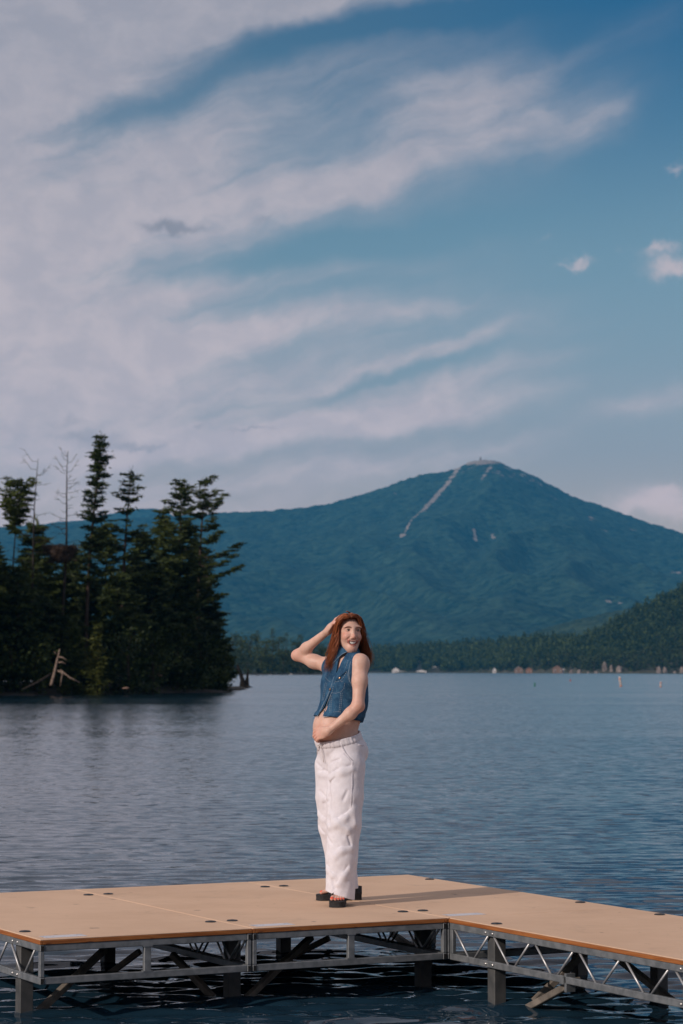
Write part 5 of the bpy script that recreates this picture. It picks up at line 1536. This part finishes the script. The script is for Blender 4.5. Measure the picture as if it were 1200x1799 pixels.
# pocket flap on her left breast, and collar
def patch(name, poly, n=8, lift=0.004, mat=None):
    """quad patch with four photograph corners laid on the vest"""
    a, b, c, d = [np.array(q, float) for q in poly]; V = []
    for i in range(n + 1):
        for j in range(n + 1):
            u, w = i / n, j / n; x = (a * (1 - u) + b * u) * (1 - w) + (d * (1 - u) + c * u) * w
            q = trace(vbase, *x)
            if q is None: return
            e = 1.0 if 0 < i < n and 0 < j < n else 0.25
            V.append(q + grad(vbase, q[None])[0] * lift * e)
    return MB().add(V, [(i * (n + 1) + j, (i + 1) * (n + 1) + j, (i + 1) * (n + 1) + j + 1, i * (n + 1) + j + 1) for i in range(n) for j in range(n)]).build(name, mat or M_denim, ve, smooth=True)
patch('pocket_flap', [(589, 1186), (609, 1174), (610, 1179), (590, 1198)], lift=0.008)
nc = neck0 + np.array([0.0, 0.006, 0.0])
def top_of(x, y):
    lo_, hi_ = 1.2, 1.62
    if float(vbase(np.array([[x, y, 1.25]]))[0]) > 0: return None
    zs = np.linspace(1.62, 1.2, 140); v = vbase(np.stack([np.full(140, x), np.full(140, y), zs], 1)); k_ = np.argmax(v < 0); return zs[k_]
def collar():
    V = []; NA, NR = 52, 7
    for i in range(NA + 1):
        a = math.radians(12 + (346 - 12) * i / NA); d = FX * math.cos(a) + LX * math.sin(a)
        fr = max(0, math.cos(a)) ** 2                          # 1 towards the front: the points
        for j in range(NR + 1):
            t = j / NR; r = 0.060 + (0.046 + 0.018 * fr) * t; q = nc + d * r; z = top_of(q[0], q[1])
            if z is None: z = V[-1][2] - 0.02
            q[2] = z + 0.007 + 0.018 * math.sin(math.pi * min(1, t * 0.9 + 0.25)) + (0.016 * (1 - t) ** 2)
            V.append(q)
    o = MB().add(V, [(i * (NR + 1) + j, (i + 1) * (NR + 1) + j, (i + 1) * (NR + 1) + j + 1, i * (NR + 1) + j + 1) for i in range(NA) for j in range(NR)]).build('collar', M_denim, ve, smooth=True)
    s = o.modifiers.new('thick', 'SOLIDIFY'); s.thickness = 0.005; s.offset = 0
    e = MB(); e.tube([V[i * (NR + 1) + NR] for i in range(NA + 1)], 0.0028, 6); e.build('collar_edge', M_fray, o, smooth=True)
collar()
# faded edges: placket edges, hem and armholes
def edge_line(pts, r=0.0022): 
    q = on(vbase, pts, 0.0005)
    if len(q) > 1: MB().tube(q, r, 6).build('faded_edge', M_fray, ve, smooth=True)
for pts in ([(587, 1189), (583, 1203), (580, 1213), (572, 1230), (563, 1247), (556.5, 1260)], [(583, 1216), (576, 1234), (567.5, 1258)], [(567, 1259.5), (580, 1258), (594, 1257)], [(619, 1152), (615.5, 1165), (612.5, 1180), (614, 1194), (618, 1206)]): edge_line(pts)
tb = MB(); b0 = P(640, 1256, 0.16)
tb.bar(b0 + (-0.02, 0.0, 0.0), b0 + (0.006, 0.012, -0.006), 0.012, 0.026); tb.build('waist_tab', M_denim, ve, bevel=0.003)

# ------------------------------------------------------------------ sandals
M_sole = varied('black_foam', (0.008, 0.008, 0.009), (0.018, 0.018, 0.02), 60, 0.75, obj=True); M_strap = varied('navy_black_webbing', (0.008, 0.010, 0.016), (0.02, 0.024, 0.034), 90, 0.7, obj=True)
def sandal(heel, d, big):
    sd = np.cross((0, 0, 1), d); sd = sd / np.linalg.norm(sd) * big
    prof = [(-0.012, 0.020), (-0.006, 0.031), (0.03, 0.037), (0.09, 0.035), (0.15, 0.044), (0.20, 0.051), (0.235, 0.048), (0.256, 0.036), (0.266, 0.016)]
    out = [(l, w) for l, w in prof] + [(l, -w * 0.92) for l, w in prof[::-1]]
    # smooth the outline
    pts = np.array(out); n = len(pts); fin = []
    for i in range(n):
        p0, p1, p2, p3 = (pts[(i + k_) % n] for k_ in (-1, 0, 1, 2))
        for t in (0, 0.33, 0.66): fin.append(0.5 * (2 * p1 + (p2 - p0) * t + (2 * p0 - 5 * p1 + 4 * p2 - p3) * t * t + (3 * p1 - p0 - 3 * p2 + p3) * t ** 3))
    fin = np.array(fin); n = len(fin); V = []
    lv = ((0.0, 0.955), (0.004, 0.99), (0.5, 0.985), (0.93, 1.0), (1.0, 0.975))
    cen = fin.mean(0)
    for h_, s_ in lv:
        for l, w in fin:
            top = SOLE_H - 0.010 * max(0, (l - 0.05) / 0.2); q = cen + (np.array([l, w]) - cen) * s_
            V.append(heel + d * q[0] + sd * q[1] + np.array([0, 0, 0.001 + top * h_]))
    Fs = [(k_ * n + i, k_ * n + (i + 1) % n, (k_ + 1) * n + (i + 1) % n, (k_ + 1) * n + i) for k_ in range(4) for i in range(n)] + [tuple(range(n))[::-1], tuple(4 * n + i for i in range(n))]
    so = MB().add(V, Fs).build('sandal', M_sole, woman, smooth=False)
    def strap(l0, l1, wid, hgt, skew=0.0, base=None):
        V = []; N = 16; base = SOLE_H - 0.012 if base is None else base
        for th in (0.0, 0.004):
            for t in np.linspace(0, math.pi, N + 1):
                for l in (l0, l1):
                    c, s = math.cos(t), math.sin(t); q = heel + d * (l + skew * c) + sd * (wid + th) * c + np.array([0, 0, base + (hgt + th) * max(s, 0) ** 0.75]); V.append(q)
        m_ = (N + 1) * 2; Fc = []
        for i in range(N):
            a = i * 2; Fc += [(m_ + a, m_ + a + 1, m_ + a + 3, m_ + a + 2), (a, a + 2, a + 3, a + 1), (a, m_ + a, m_ + a + 2, a + 2), (a + 1, a + 3, m_ + a + 3, m_ + a + 1)]
        MB().add(V, Fc).build('strap', M_strap, so)
    strap(0.150, 0.192, 0.047, 0.050, 0.010); strap(0.095, 0.128, 0.042, 0.080, -0.008)
    # heel cup
    V = []; N = 14
    for r in (0.037, 0.041):
        for t in np.linspace(math.radians(80), math.radians(280), N + 1):
            for z in (0.0, 0.042): V.append(heel + d * (0.028 + r * 1.05 * math.cos(t)) + sd * r * math.sin(t) + np.array([0, 0, SOLE_H - 0.006 + z]))
    m_ = (N + 1) * 2; Fc = []
    for i in range(N):
        a = i * 2; Fc += [(a, a + 1, a + 3, a + 2), (m_ + a, m_ + a + 2, m_ + a + 3, m_ + a + 1), (a + 1, m_ + a + 1, m_ + a + 3, a + 3), (a, a + 2, m_ + a + 2, m_ + a)]
    MB().add(V, Fc).build('heel_strap', M_strap, so)
bigL = 1 if toesL[0][0] @ np.cross((0, 0, 1), dL) > toesL[4][0] @ np.cross((0, 0, 1), dL) else -1
bigR = 1 if toesR[0][0] @ np.cross((0, 0, 1), dR) > toesR[4][0] @ np.cross((0, 0, 1), dR) else -1
sandal(heelL, dL, bigL); sandal(heelR, dR, bigR)

# ------------------------------------------------------------------ hair
M_hair = None
def hair_mat():
    m, nt, b = new_mat('auburn_hair', (0.16, 0.04, 0.014), 0.38, 0, 0.45)
    a = attr(nt, 'tone'); p = pos(nt, 1, 1, 0.15, obj=True); n = X(nt, noise(nt, p, 300, 2, 0.6).outputs[0])
    c = mixc(nt, (a * 0.75 + n * 0.4 - 0.07).clamp(), (0.050, 0.012, 0.005), (0.44, 0.135, 0.047))
    nt.links.new(c, b.inputs['Base Color']); b.inputs['Anisotropic'].default_value = 0.5; bump(nt, b, n, 0.5, 0.002); return m
M_hair = hair_mat()
def cr_spline(pts, n):
    P_ = np.array(pts); P_ = np.vstack([2 * P_[0] - P_[1], P_, 2 * P_[-1] - P_[-2]]); out = []
    for s in np.linspace(0, len(pts) - 1 - 1e-6, n):
        i = int(s); t = s - i; p0, p1, p2, p3 = P_[i:i + 4]
        out.append(0.5 * (2 * p1 + (p2 - p0) * t + (2 * p0 - 5 * p1 + 4 * p2 - p3) * t * t + (3 * p1 - p0 - 3 * p2 + p3) * t ** 3))
    return np.array(out)
G = lambda *q: np.array([P(*a) for a in q])
G1 = G((607, 1082, 0.0), (599, 1087, 0.0), (592, 1102, 0.02), (587, 1122, 0.04), (581, 1144, 0.045), (576, 1166, 0.03), (575, 1186, 0.01))
G2 = G((612, 1083, -0.035), (602, 1083, -0.03), (594, 1094, -0.02), (590.5, 1110, 0.0), (590, 1130, 0.0), (586, 1150, 0.005), (582, 1174, -0.005))
G3 = G((611, 1084, 0.05), (600, 1092, 0.11), (593, 1115, 0.12), (588, 1140, 0.11), (584, 1160, 0.10), (581, 1178, 0.07))
G3 = cr_spline(G3, 7)
G4 = G((616, 1083, -0.035), (627, 1082.5, -0.02), (633, 1094, 0.005), (635.5, 1114, 0.03), (638, 1134, 0.06), (642, 1152, 0.075), (647, 1170, 0.065))
G5 = G((617, 1082, 0.04), (631, 1086, 0.05), (637.5, 1104, 0.075), (641, 1124, 0.09), (647, 1142, 0.095), (653, 1157, 0.085), (650, 1173, 0.075))
G6 = G((613, 1084, 0.09), (622, 1086, 0.14), (628, 1110, 0.155), (632, 1133, 0.15), (637, 1152, 0.14), (640, 1164, 0.13), (642, 1174, 0.13))
hm = MB(); tone = []; rh = np.random.RandomState(6)
def lock(path, r, n=15, tn=0.5, curl=0.0, flat=0.55, ph=None):
    q = cr_spline(path, n); w = 2.6 + rh.rand() * 0.8 if ph is not None else 2.2 + rh.rand() * 2
    ph = rh.rand() * 6.28 if ph is None else ph + 0.4 * rh.randn()
    for i in range(n):
        f = i / (n - 1); k_ = curl * f ** 1.8
        q[i] = q[i] + np.array([math.sin(ph + w * 6.28 * f * 0.55), math.cos(ph + w * 6.28 * f * 0.55), 0.3 * math.sin(ph + 7 * f)]) * k_
        dd = (q[i] - HC) @ RH / np.array([0.108, 0.088, 0.098]); L_ = np.linalg.norm(dd)     # keep outside the skull
        if f < 0.55 and 0.2 < L_ < 0.93: q[i] = HC + (q[i] - HC) * (0.93 / L_)
    b0 = len(hm.v); rr = [r * (0.75 + 0.5 * math.sin(math.pi * min(f * 1.3 + 0.12, 1))) * (1 - 0.75 * max(0, f - 0.6) / 0.4) for f in np.linspace(0, 1, n)]
    hm.tube(list(q), rr, 5, flat=flat); tone.extend([float(np.clip(tn, 0, 1))] * (len(hm.v) - b0))
def blend(gs, n, sp, r=(0.004, 0.0075), tn=0.5, curl=0.012):
    for _ in range(n):
        w = rh.dirichlet([0.8] * len(gs)); p = sum(a * g for a, g in zip(w, gs)) + rh.randn(3) * sp
        p = p + rh.randn(*p.shape) * 0.003; k_ = 1 - 0.32 * rh.rand() ** 1.6
        p = cr_spline(p, 30)[: int(30 * k_)]; p = p[np.linspace(0, len(p) - 1, 7).astype(int)]
        cl_ = np.floor(w[0] * 6) * 2.4 + np.floor(w[-1] * 5) * 1.7
        lock(p, r[0] + (r[1] - r[0]) * rh.rand(), tn=tn + 0.42 * math.sin(cl_ * 3.1) + 0.18 * rh.randn(), curl=curl * (0.7 + 0.5 * rh.rand()), ph=cl_)
blend([G1, G2], 300, 0.004, r=(0.0016, 0.0032), tn=0.66, curl=0.022); blend([G1, G2, G3], 230, 0.006, r=(0.0018, 0.0036), tn=0.52, curl=0.024)
blend([G4, G5], 230, 0.004, r=(0.0016, 0.0032), tn=0.52, curl=0.016); blend([G4, G5, G6], 200, 0.006, r=(0.0018, 0.0036), tn=0.40, curl=0.018); blend([G3, G6], 110, 0.008, r=(0.005, 0.009), tn=0.2, curl=0.006)
# strands swept back from the brow over the crown
def on_skull(f, l, u, e=1.0):
    q = np.array([f + 0.022, l, u - 0.030]) / np.array([0.100, 0.081, 0.080]); q /= np.linalg.norm(q); q = q * np.array([0.100, 0.081, 0.080]) * e + np.array([-0.022, 0, 0.030]); return hp(*q)
for _ in range(420):
    l = rh.uniform(-1, 1); e = 1.0 + 0.05 * rh.rand(); sg = l + 0.15; pt = 0.012 if sg > 0 else -0.012
    p = np.array([hp(0.062 - 0.034 * l * l, 0.061 * l, 0.089 - 0.022 * l * l), on_skull(0.060 - 0.02 * l * l, 0.062 * l + pt * 0.4, 0.10 - 0.022 * l * l, 1.03 * e), on_skull(0.028, 0.070 * l + pt, 0.13 - 0.03 * l * l, 1.06 * e), on_skull(-0.03, 0.080 * l + pt, 0.13 - 0.05 * l * l, 1.07 * e),
                  on_skull(-0.09, 0.085 * l + pt, 0.07 - 0.03 * l * l, 1.06 * e), on_skull(-0.12, 0.088 * l, 0.0, 1.05 * e), on_skull(-0.10, 0.092 * l, -0.06, 1.05 * e)])
    lock(p + rh.randn(3) * 0.002, 0.0020 + 0.0014 * rh.rand(), 13, 0.55 + 0.25 * rh.randn(), 0.003)
# loose flyaways
for gs in ((G1, G1), (G5, G5), (G1, G3), (G5, G4)):
    for _ in range(7): 
        p = 0.5 * (gs[0] + gs[1]) + rh.randn(3) * 0.008; p[3:] += (p[3:] - p[3:].mean(0)) * 0.1 + np.array([np.sign(p[-1][0] - 0.08) * 0.012, 0, 0]) * rh.rand()
        lock(p, 0.0013, 20, 0.6, 0.012)
ho = hm.build('hair', M_hair, woman, smooth=True); fattr(ho, 'tone', tone)
# scalp cap under the strands
def cap_sdf(p):
    q = (np.asarray(p, np.float32) - A3(HC)) @ A3(RH)
    d = ellip(q, (-0.022, 0, 0.031), (0.093, 0.075, 0.078))
    face = np.maximum(q[:, 2] - 0.080, 0.010 - q[:, 0] - 0.25 * np.maximum(q[:, 2], 0))        # keep the face free
    return np.maximum(np.maximum(d, -face), -0.07 - q[:, 2])
cv, cf = surface(cap_sdf, tuple(HC - 0.15), tuple(HC + 0.15), 0.004)
co = mesh_obj('hair_base', cv, cf, M_hair, woman, smooth=True); fattr(co, 'tone', np.full(len(cv), 0.5))
# ------------------------------------------------------------------ cottages, cliffs, boats and buoys
M_paint = varied('white_clapboard', (0.62, 0.60, 0.58), (0.74, 0.72, 0.70), 0.8, 0.8)
M_brown = varied('brown_shingle_wall', (0.16, 0.10, 0.07), (0.25, 0.16, 0.11), 0.9, 0.9)
M_orange = varied('orange_cedar_wall', (0.22, 0.10, 0.05), (0.30, 0.15, 0.08), 0.9, 0.85)
M_roofg = varied('grey_shingle_roof', (0.17, 0.16, 0.16), (0.28, 0.26, 0.26), 0.8, 0.9)
M_roofr = varied('weathered_red_roof', (0.24, 0.12, 0.09), (0.36, 0.22, 0.18), 0.8, 0.9)
M_roofw = varied('pale_metal_roof', (0.55, 0.54, 0.54), (0.66, 0.64, 0.64), 0.8, 0.6)
M_pane = new_mat('window_glass', (0.02, 0.025, 0.03), 0.1, 0, 0.6)[0]
M_cliff = varied('pale_cliff_rock', (0.13, 0.105, 0.09), (0.30, 0.25, 0.22), 0.35, 0.95, stretch=(1, 1, 0.45), bstr=0.7, bdist=0.6, detail=6)
def house(px, py_base, w_px, h_px, wall, roof, label, name='lake_house', cat='house', Y=None, depth=None, chimney=None, annex=None, ridge=0.42):
    x0 = (px - 600) / F * 3240
    y = (float(shore_line(np.array(x0))) + 3.0) if Y is None else Y
    x = (px - 600) / F * y; s = y / F; w, h = w_px * s, h_px * s; dp = depth or max(w * 0.8, 4); zb = at(px, py_base, y)[2]
    t = thing(name, label, cat, (x, y, zb)); wh = h * (1 - ridge)
    b = MB(); hw = w / 2
    b.add([(-hw, 0, 0), (hw, 0, 0), (hw, dp, 0), (-hw, dp, 0), (-hw, 0, wh), (hw, 0, wh), (hw, dp, wh), (-hw, dp, wh), (0, 0, h * 0.97), (0, dp, h * 0.97)],
          [(0, 1, 5, 8, 4), (2, 3, 7, 9, 6), (1, 2, 6, 5), (3, 0, 4, 7), (4, 8, 9, 7), (8, 5, 6, 9), (0, 3, 2, 1)]); b.build('wall', wall, t)
    for sg in (-1, 1):
        r = MB(); ov = 0.35; a = np.array([sg * (hw + ov), -ov, wh - ov * (h - wh) / hw]); c = np.array([0, -ov, h]); q = np.array([0, dp + 2 * ov, 0]); th = np.array([0, 0, 0.22])
        r.add([a, c, c + q, a + q, a + th, c + th, c + q + th, a + q + th], [(0, 1, 2, 3), (4, 7, 6, 5), (0, 4, 5, 1), (1, 5, 6, 2), (2, 6, 7, 3), (3, 7, 4, 0)]); r.build('roof_slope', roof, t)
    MB().box((-w * 0.09, -0.06, 0.05), (w * 0.09, 0.02, wh * 0.62)).build('door', M_brown, t)
    for sg in (-1, 1):
        f = MB().box((sg * w * 0.29 - w * 0.09, -0.06, wh * 0.38), (sg * w * 0.29 + w * 0.09, 0.02, wh * 0.78)).build('window', M_paint, t)
        MB().box((sg * w * 0.29 - w * 0.07, -0.09, wh * 0.43), (sg * w * 0.29 + w * 0.07, -0.065, wh * 0.73)).build('pane', M_pane, f)
    if chimney is not None: MB().box((hw * 0.4, dp * 0.4, wh), (hw * 0.4 + s * 2.2, dp * 0.4 + s * 2, h + s * 3)).build('chimney', chimney, t)
    if annex: MB().box((hw + 0.02, 0.6, 0), (hw + annex * s, dp * 0.8, wh * 0.62)).build('annex', roof, t)
    return t
HSE = 'cottages and boathouses on the far shore'
def H(*a, **k): t = house(*a, **k); t['group'] = HSE
H(695, 1182.4, 12, 9.5, M_paint, M_roofw, 'white boathouse with a low annex at the water, nearest the woman', name='boathouse', cat='boathouse', annex=12)
H(740, 1182.4, 18, 5.5, M_paint, M_roofw, 'long low white boathouse at the water below the pale hillside house', name='boathouse', cat='boathouse')
H(737, 1167, 9, 8, M_paint, M_roofw, 'small pale house up the slope with a brown chimney', Y=3420, chimney=M_brown)
H(766, 1174, 16, 5, M_paint, M_roofw, 'low white house up the bank right of the long boathouse', Y=3320)
H(868, 1182.4, 6, 9.5, M_paint, M_roofg, 'narrow tall pale boathouse standing alone at the water', name='boathouse', cat='boathouse')
H(911, 1182.6, 14, 12, M_brown, M_roofg, 'grey brown cottage left of the orange one')
H(929, 1182.8, 10, 10, M_orange, M_roofr, 'orange brown cottage at the water')
H(979, 1182.8, 16, 13, M_brown, M_roofr, 'brown cottage with a pale reddish roof left of the cliffs')
def post_hut():
    y = float(shore_line(np.array(285.0))) + 1; p = at(989, 1183, y); s = y / F
    t = thing('signal_post', 'thin white post with a cap beside the brown cottage', 'post', tuple(p)); MB().box((-0.9, -0.6, 0), (0.9, 0.6, 5 * s)).build('post', M_paint, t); MB().box((-1.4, -1, 5 * s + 0.02), (1.4, 1, 8 * s)).build('cap', M_paint, t)
post_hut()
def rock(px, py, w, h, label, Y=None, seed=0, name='rock_outcrop', cat='rock', group=None, mat=None):
    x0 = (px - 600) / F * (2440 if px > 1050 else 2700 if px > 1010 else 3100)
    y = (float(shore_line(np.array(x0))) + 1.0) if Y is None else Y
    s = y / F; o = at(px, py, y); bm = bmesh.new(); bmesh.ops.create_icosphere(bm, subdivisions=4, radius=1.0)
    v = np.array([q.co for q in bm.verts]); sg = np.sign(v); v = sg * np.abs(v) ** 0.6
    n = fbm(v * 1.3 + seed * 7.7, 4); cr_ = np.abs(gnoise(np.stack([v[:, 0] * 3.1, v[:, 1] * 3.1, v[:, 2] * 1.0], 1) + seed))
    v = v * (1 + 0.28 * n[:, None] - 0.22 * cr_[:, None]); v[:, 2] = np.where(v[:, 2] > 0, v[:, 2] * (1 + 0.25 * gnoise(np.stack([v[:, 0] * 2.5, v[:, 1] * 2.5, 0 * v[:, 0] + seed], 1))), v[:, 2] * 0.3)
    v = v * np.array([w * s / 2, max(w * s * 0.35, 0.3), h * s]) * 0.80
    for q, c in zip(bm.verts, v): q.co = c
    me = bpy.data.meshes.new(name); bm.to_mesh(me); bm.free(); me.materials.append(mat or M_cliff)
    ob = link(bpy.data.objects.new(name, me)); ob.location = o; tag(ob, label, cat, group); return ob
RG = 'pale rocks along the far shore'
for i, (px, w, h, lab) in enumerate(((1003, 8, 8, 'small pale rock at the water right of the white post'), (1017, 9, 8, 'pale rock second right of the brown cottage'), (1033, 4, 4, 'tiny pale rock between two larger ones'),
        (1047, 9, 5, 'low pale rock just left of the tall cliff'), (1063, 12, 22, 'tall pale cliff at the water, the tallest of all'), (1074, 8, 17, 'pale cliff leaning against the tallest one'), (1088, 13, 15, 'squat pale cliff right of the tallest pair'),
        (1108, 5, 4, 'tiny rock right of the squat cliff'), (1121, 6, 3, 'flat rock half way between the cliffs'), (1157, 10, 14, 'pale cliff above the small spar buoy'), (1168, 9, 13, 'ragged cliff beside the one above the small buoy'), (1185, 6, 5, 'low rock left of the cliff at the right edge'), (1198, 9, 13, 'pale cliff cut off by the right edge'))):
    rock(px, 1183.2, w, h, lab, seed=i, group=RG)
# rocks by the wooded point and in the open lake
M_redrock = varied('reddish_stone', (0.20, 0.12, 0.09), (0.32, 0.21, 0.16), 2, 0.9)
M_dkrock = varied('wet_dark_rock', (0.015, 0.016, 0.018), (0.04, 0.04, 0.04), 3, 0.5)
rock(281, 1188, 9, 7, 'small reddish rock on the shaded shore of the point', Y=199.5, seed=31, name='shore_rock', mat=M_redrock)
rock(221, 1209.5, 14, 2.5, 'flat reddish stone at the waterline of the point', Y=185.5, seed=32, name='shore_rock', mat=M_redrock)
rock(566, 1206, 14, 1.6, 'low dark rock breaking the water left of the woman', Y=293, seed=33, name='lake_rock', mat=M_dkrock)
rock(452, 1187.2, 7, 1.2, 'thin dark rock in the water off the low bank', Y=950, seed=34, name='lake_rock', mat=M_dkrock)
rock(462, 1187.4, 4, 1.2, 'tiny dark rock beside the thin one off the low bank', Y=940, seed=35, name='lake_rock', mat=M_dkrock)
# buoys
M_bw = new_mat('buoy_white', (0.62, 0.52, 0.46), 0.5)[0]; M_bo = new_mat('buoy_orange', (0.55, 0.20, 0.11), 0.5)[0]; M_bg = new_mat('buoy_green', (0.01, 0.16, 0.11), 0.5)[0]; M_br = new_mat('buoy_red', (0.40, 0.08, 0.05), 0.5)[0]
def buoy(px, py, hp_, wp, lean, mats, label):
    o = ground(px, py, 0); s = o[1] / F; h, r = hp_ * s, wp * s / 2; t = thing('buoy', label, 'buoy', tuple(o), 0, 'buoys on the lake'); t.rotation_euler = (0, lean, 0)
    MB().tube([(0, 0, -0.3), (0, 0, h * 0.62), (0, 0, h * 0.93), (0, 0, h)], [r, r * 0.95, r * 0.85, r * 0.4], 12).build('spar', mats[0], t, smooth=True)
    MB().tube([(0, 0, h * 0.70), (0, 0, h * 0.84)], r * 1.06, 12).build('band', mats[1], t, smooth=True); MB().tube([(0, 0, 0.0), (0, 0, h * 0.10)], r * 1.25, 12).build('float_collar', mats[1], t, smooth=True)
buoy(1091, 1206, 17.5, 3.6, -0.16, (M_bw, M_bo), 'tallest pale spar buoy with orange bands, leaning left')
buoy(1160.5, 1207, 9.5, 3.2, 0.03, (M_bw, M_br), 'short pale spar buoy at right, upright')
buoy(939, 1206, 7, 2.8, 0.12, (M_bg, M_bg), 'small green buoy leaning right on the open lake')
buoy(1002, 1197, 3.5, 2.2, 0, (M_br, M_br), 'tiny red buoy below the brown cottage')
# small craft moored off the low bank
M_hull = new_mat('white_hull', (0.66, 0.64, 0.60), 0.4)[0]; M_hully = new_mat('cream_hull', (0.50, 0.44, 0.26), 0.5)[0]
def boat(px, py, wpx, cabin, mat, label, Y):
    o = at(px, py, Y); o[2] = 0; s = Y / F; L = wpx * s; n = 9; V = []
    for i in range(n):
        u = i / (n - 1); wd = L * 0.17 * math.sin(math.pi * (0.12 + 0.88 * u) ** 0.8) ** 0.6 if i < n - 1 else 0.02; x = (u - 0.5) * L; sh = L * 0.13 * (0.75 + 0.5 * u * u)
        V += [(x, -wd, sh), (x, -wd * 0.75, L * 0.03), (x, 0, -L * 0.02), (x, wd * 0.75, L * 0.03), (x, wd, sh)]
    Fc = [(i * 5 + j, (i + 1) * 5 + j, (i + 1) * 5 + j + 1, i * 5 + j + 1) for i in range(n - 1) for j in range(4)] + [(0, 1, 2, 3, 4)] + [(i * 5, i * 5 + 4, (i + 1) * 5 + 4, (i + 1) * 5) for i in range(n - 1)]
    t = thing('boat', label, 'boat', tuple(o), 0.12, 'boats moored off the low bank'); MB().add(V, Fc).build('hull', mat, t)
    if cabin: MB().box((-L * 0.12, -L * 0.09, L * 0.14), (L * 0.14, L * 0.09, L * 0.34)).build('cabin', mat, t, bevel=L * 0.02)
boat(511, 1181, 7, True, M_hull, 'small white boat with a cabin beside her raised elbow', 1380)
boat(475, 1181.5, 8, False, M_hull, 'low white boat below the middle of the low bank', 1380)
boat(406, 1183, 12, False, M_hully, 'cream rowing boat just above the stump', 1250)
# the stone hut on the summit
def hut():
    x = (845 - 600) / F * YC; y = float(crest_y(np.array([x]))[0]) - 4; z = float(mountain_h(np.array([x]), np.array([y]))[0]) - 3; x = (845 - 600) / F * y
    t = thing('summit_hut', 'tiny pale stone hut on the mountain summit', 'hut', (x, y, z)); MB().box((-4.5, -4, 0), (4.5, 4, 11)).build('wall', M_cliff, t); MB().box((-2, -2, 11.01), (2, 2, 18)).build('tower', M_cliff, t)
hut()
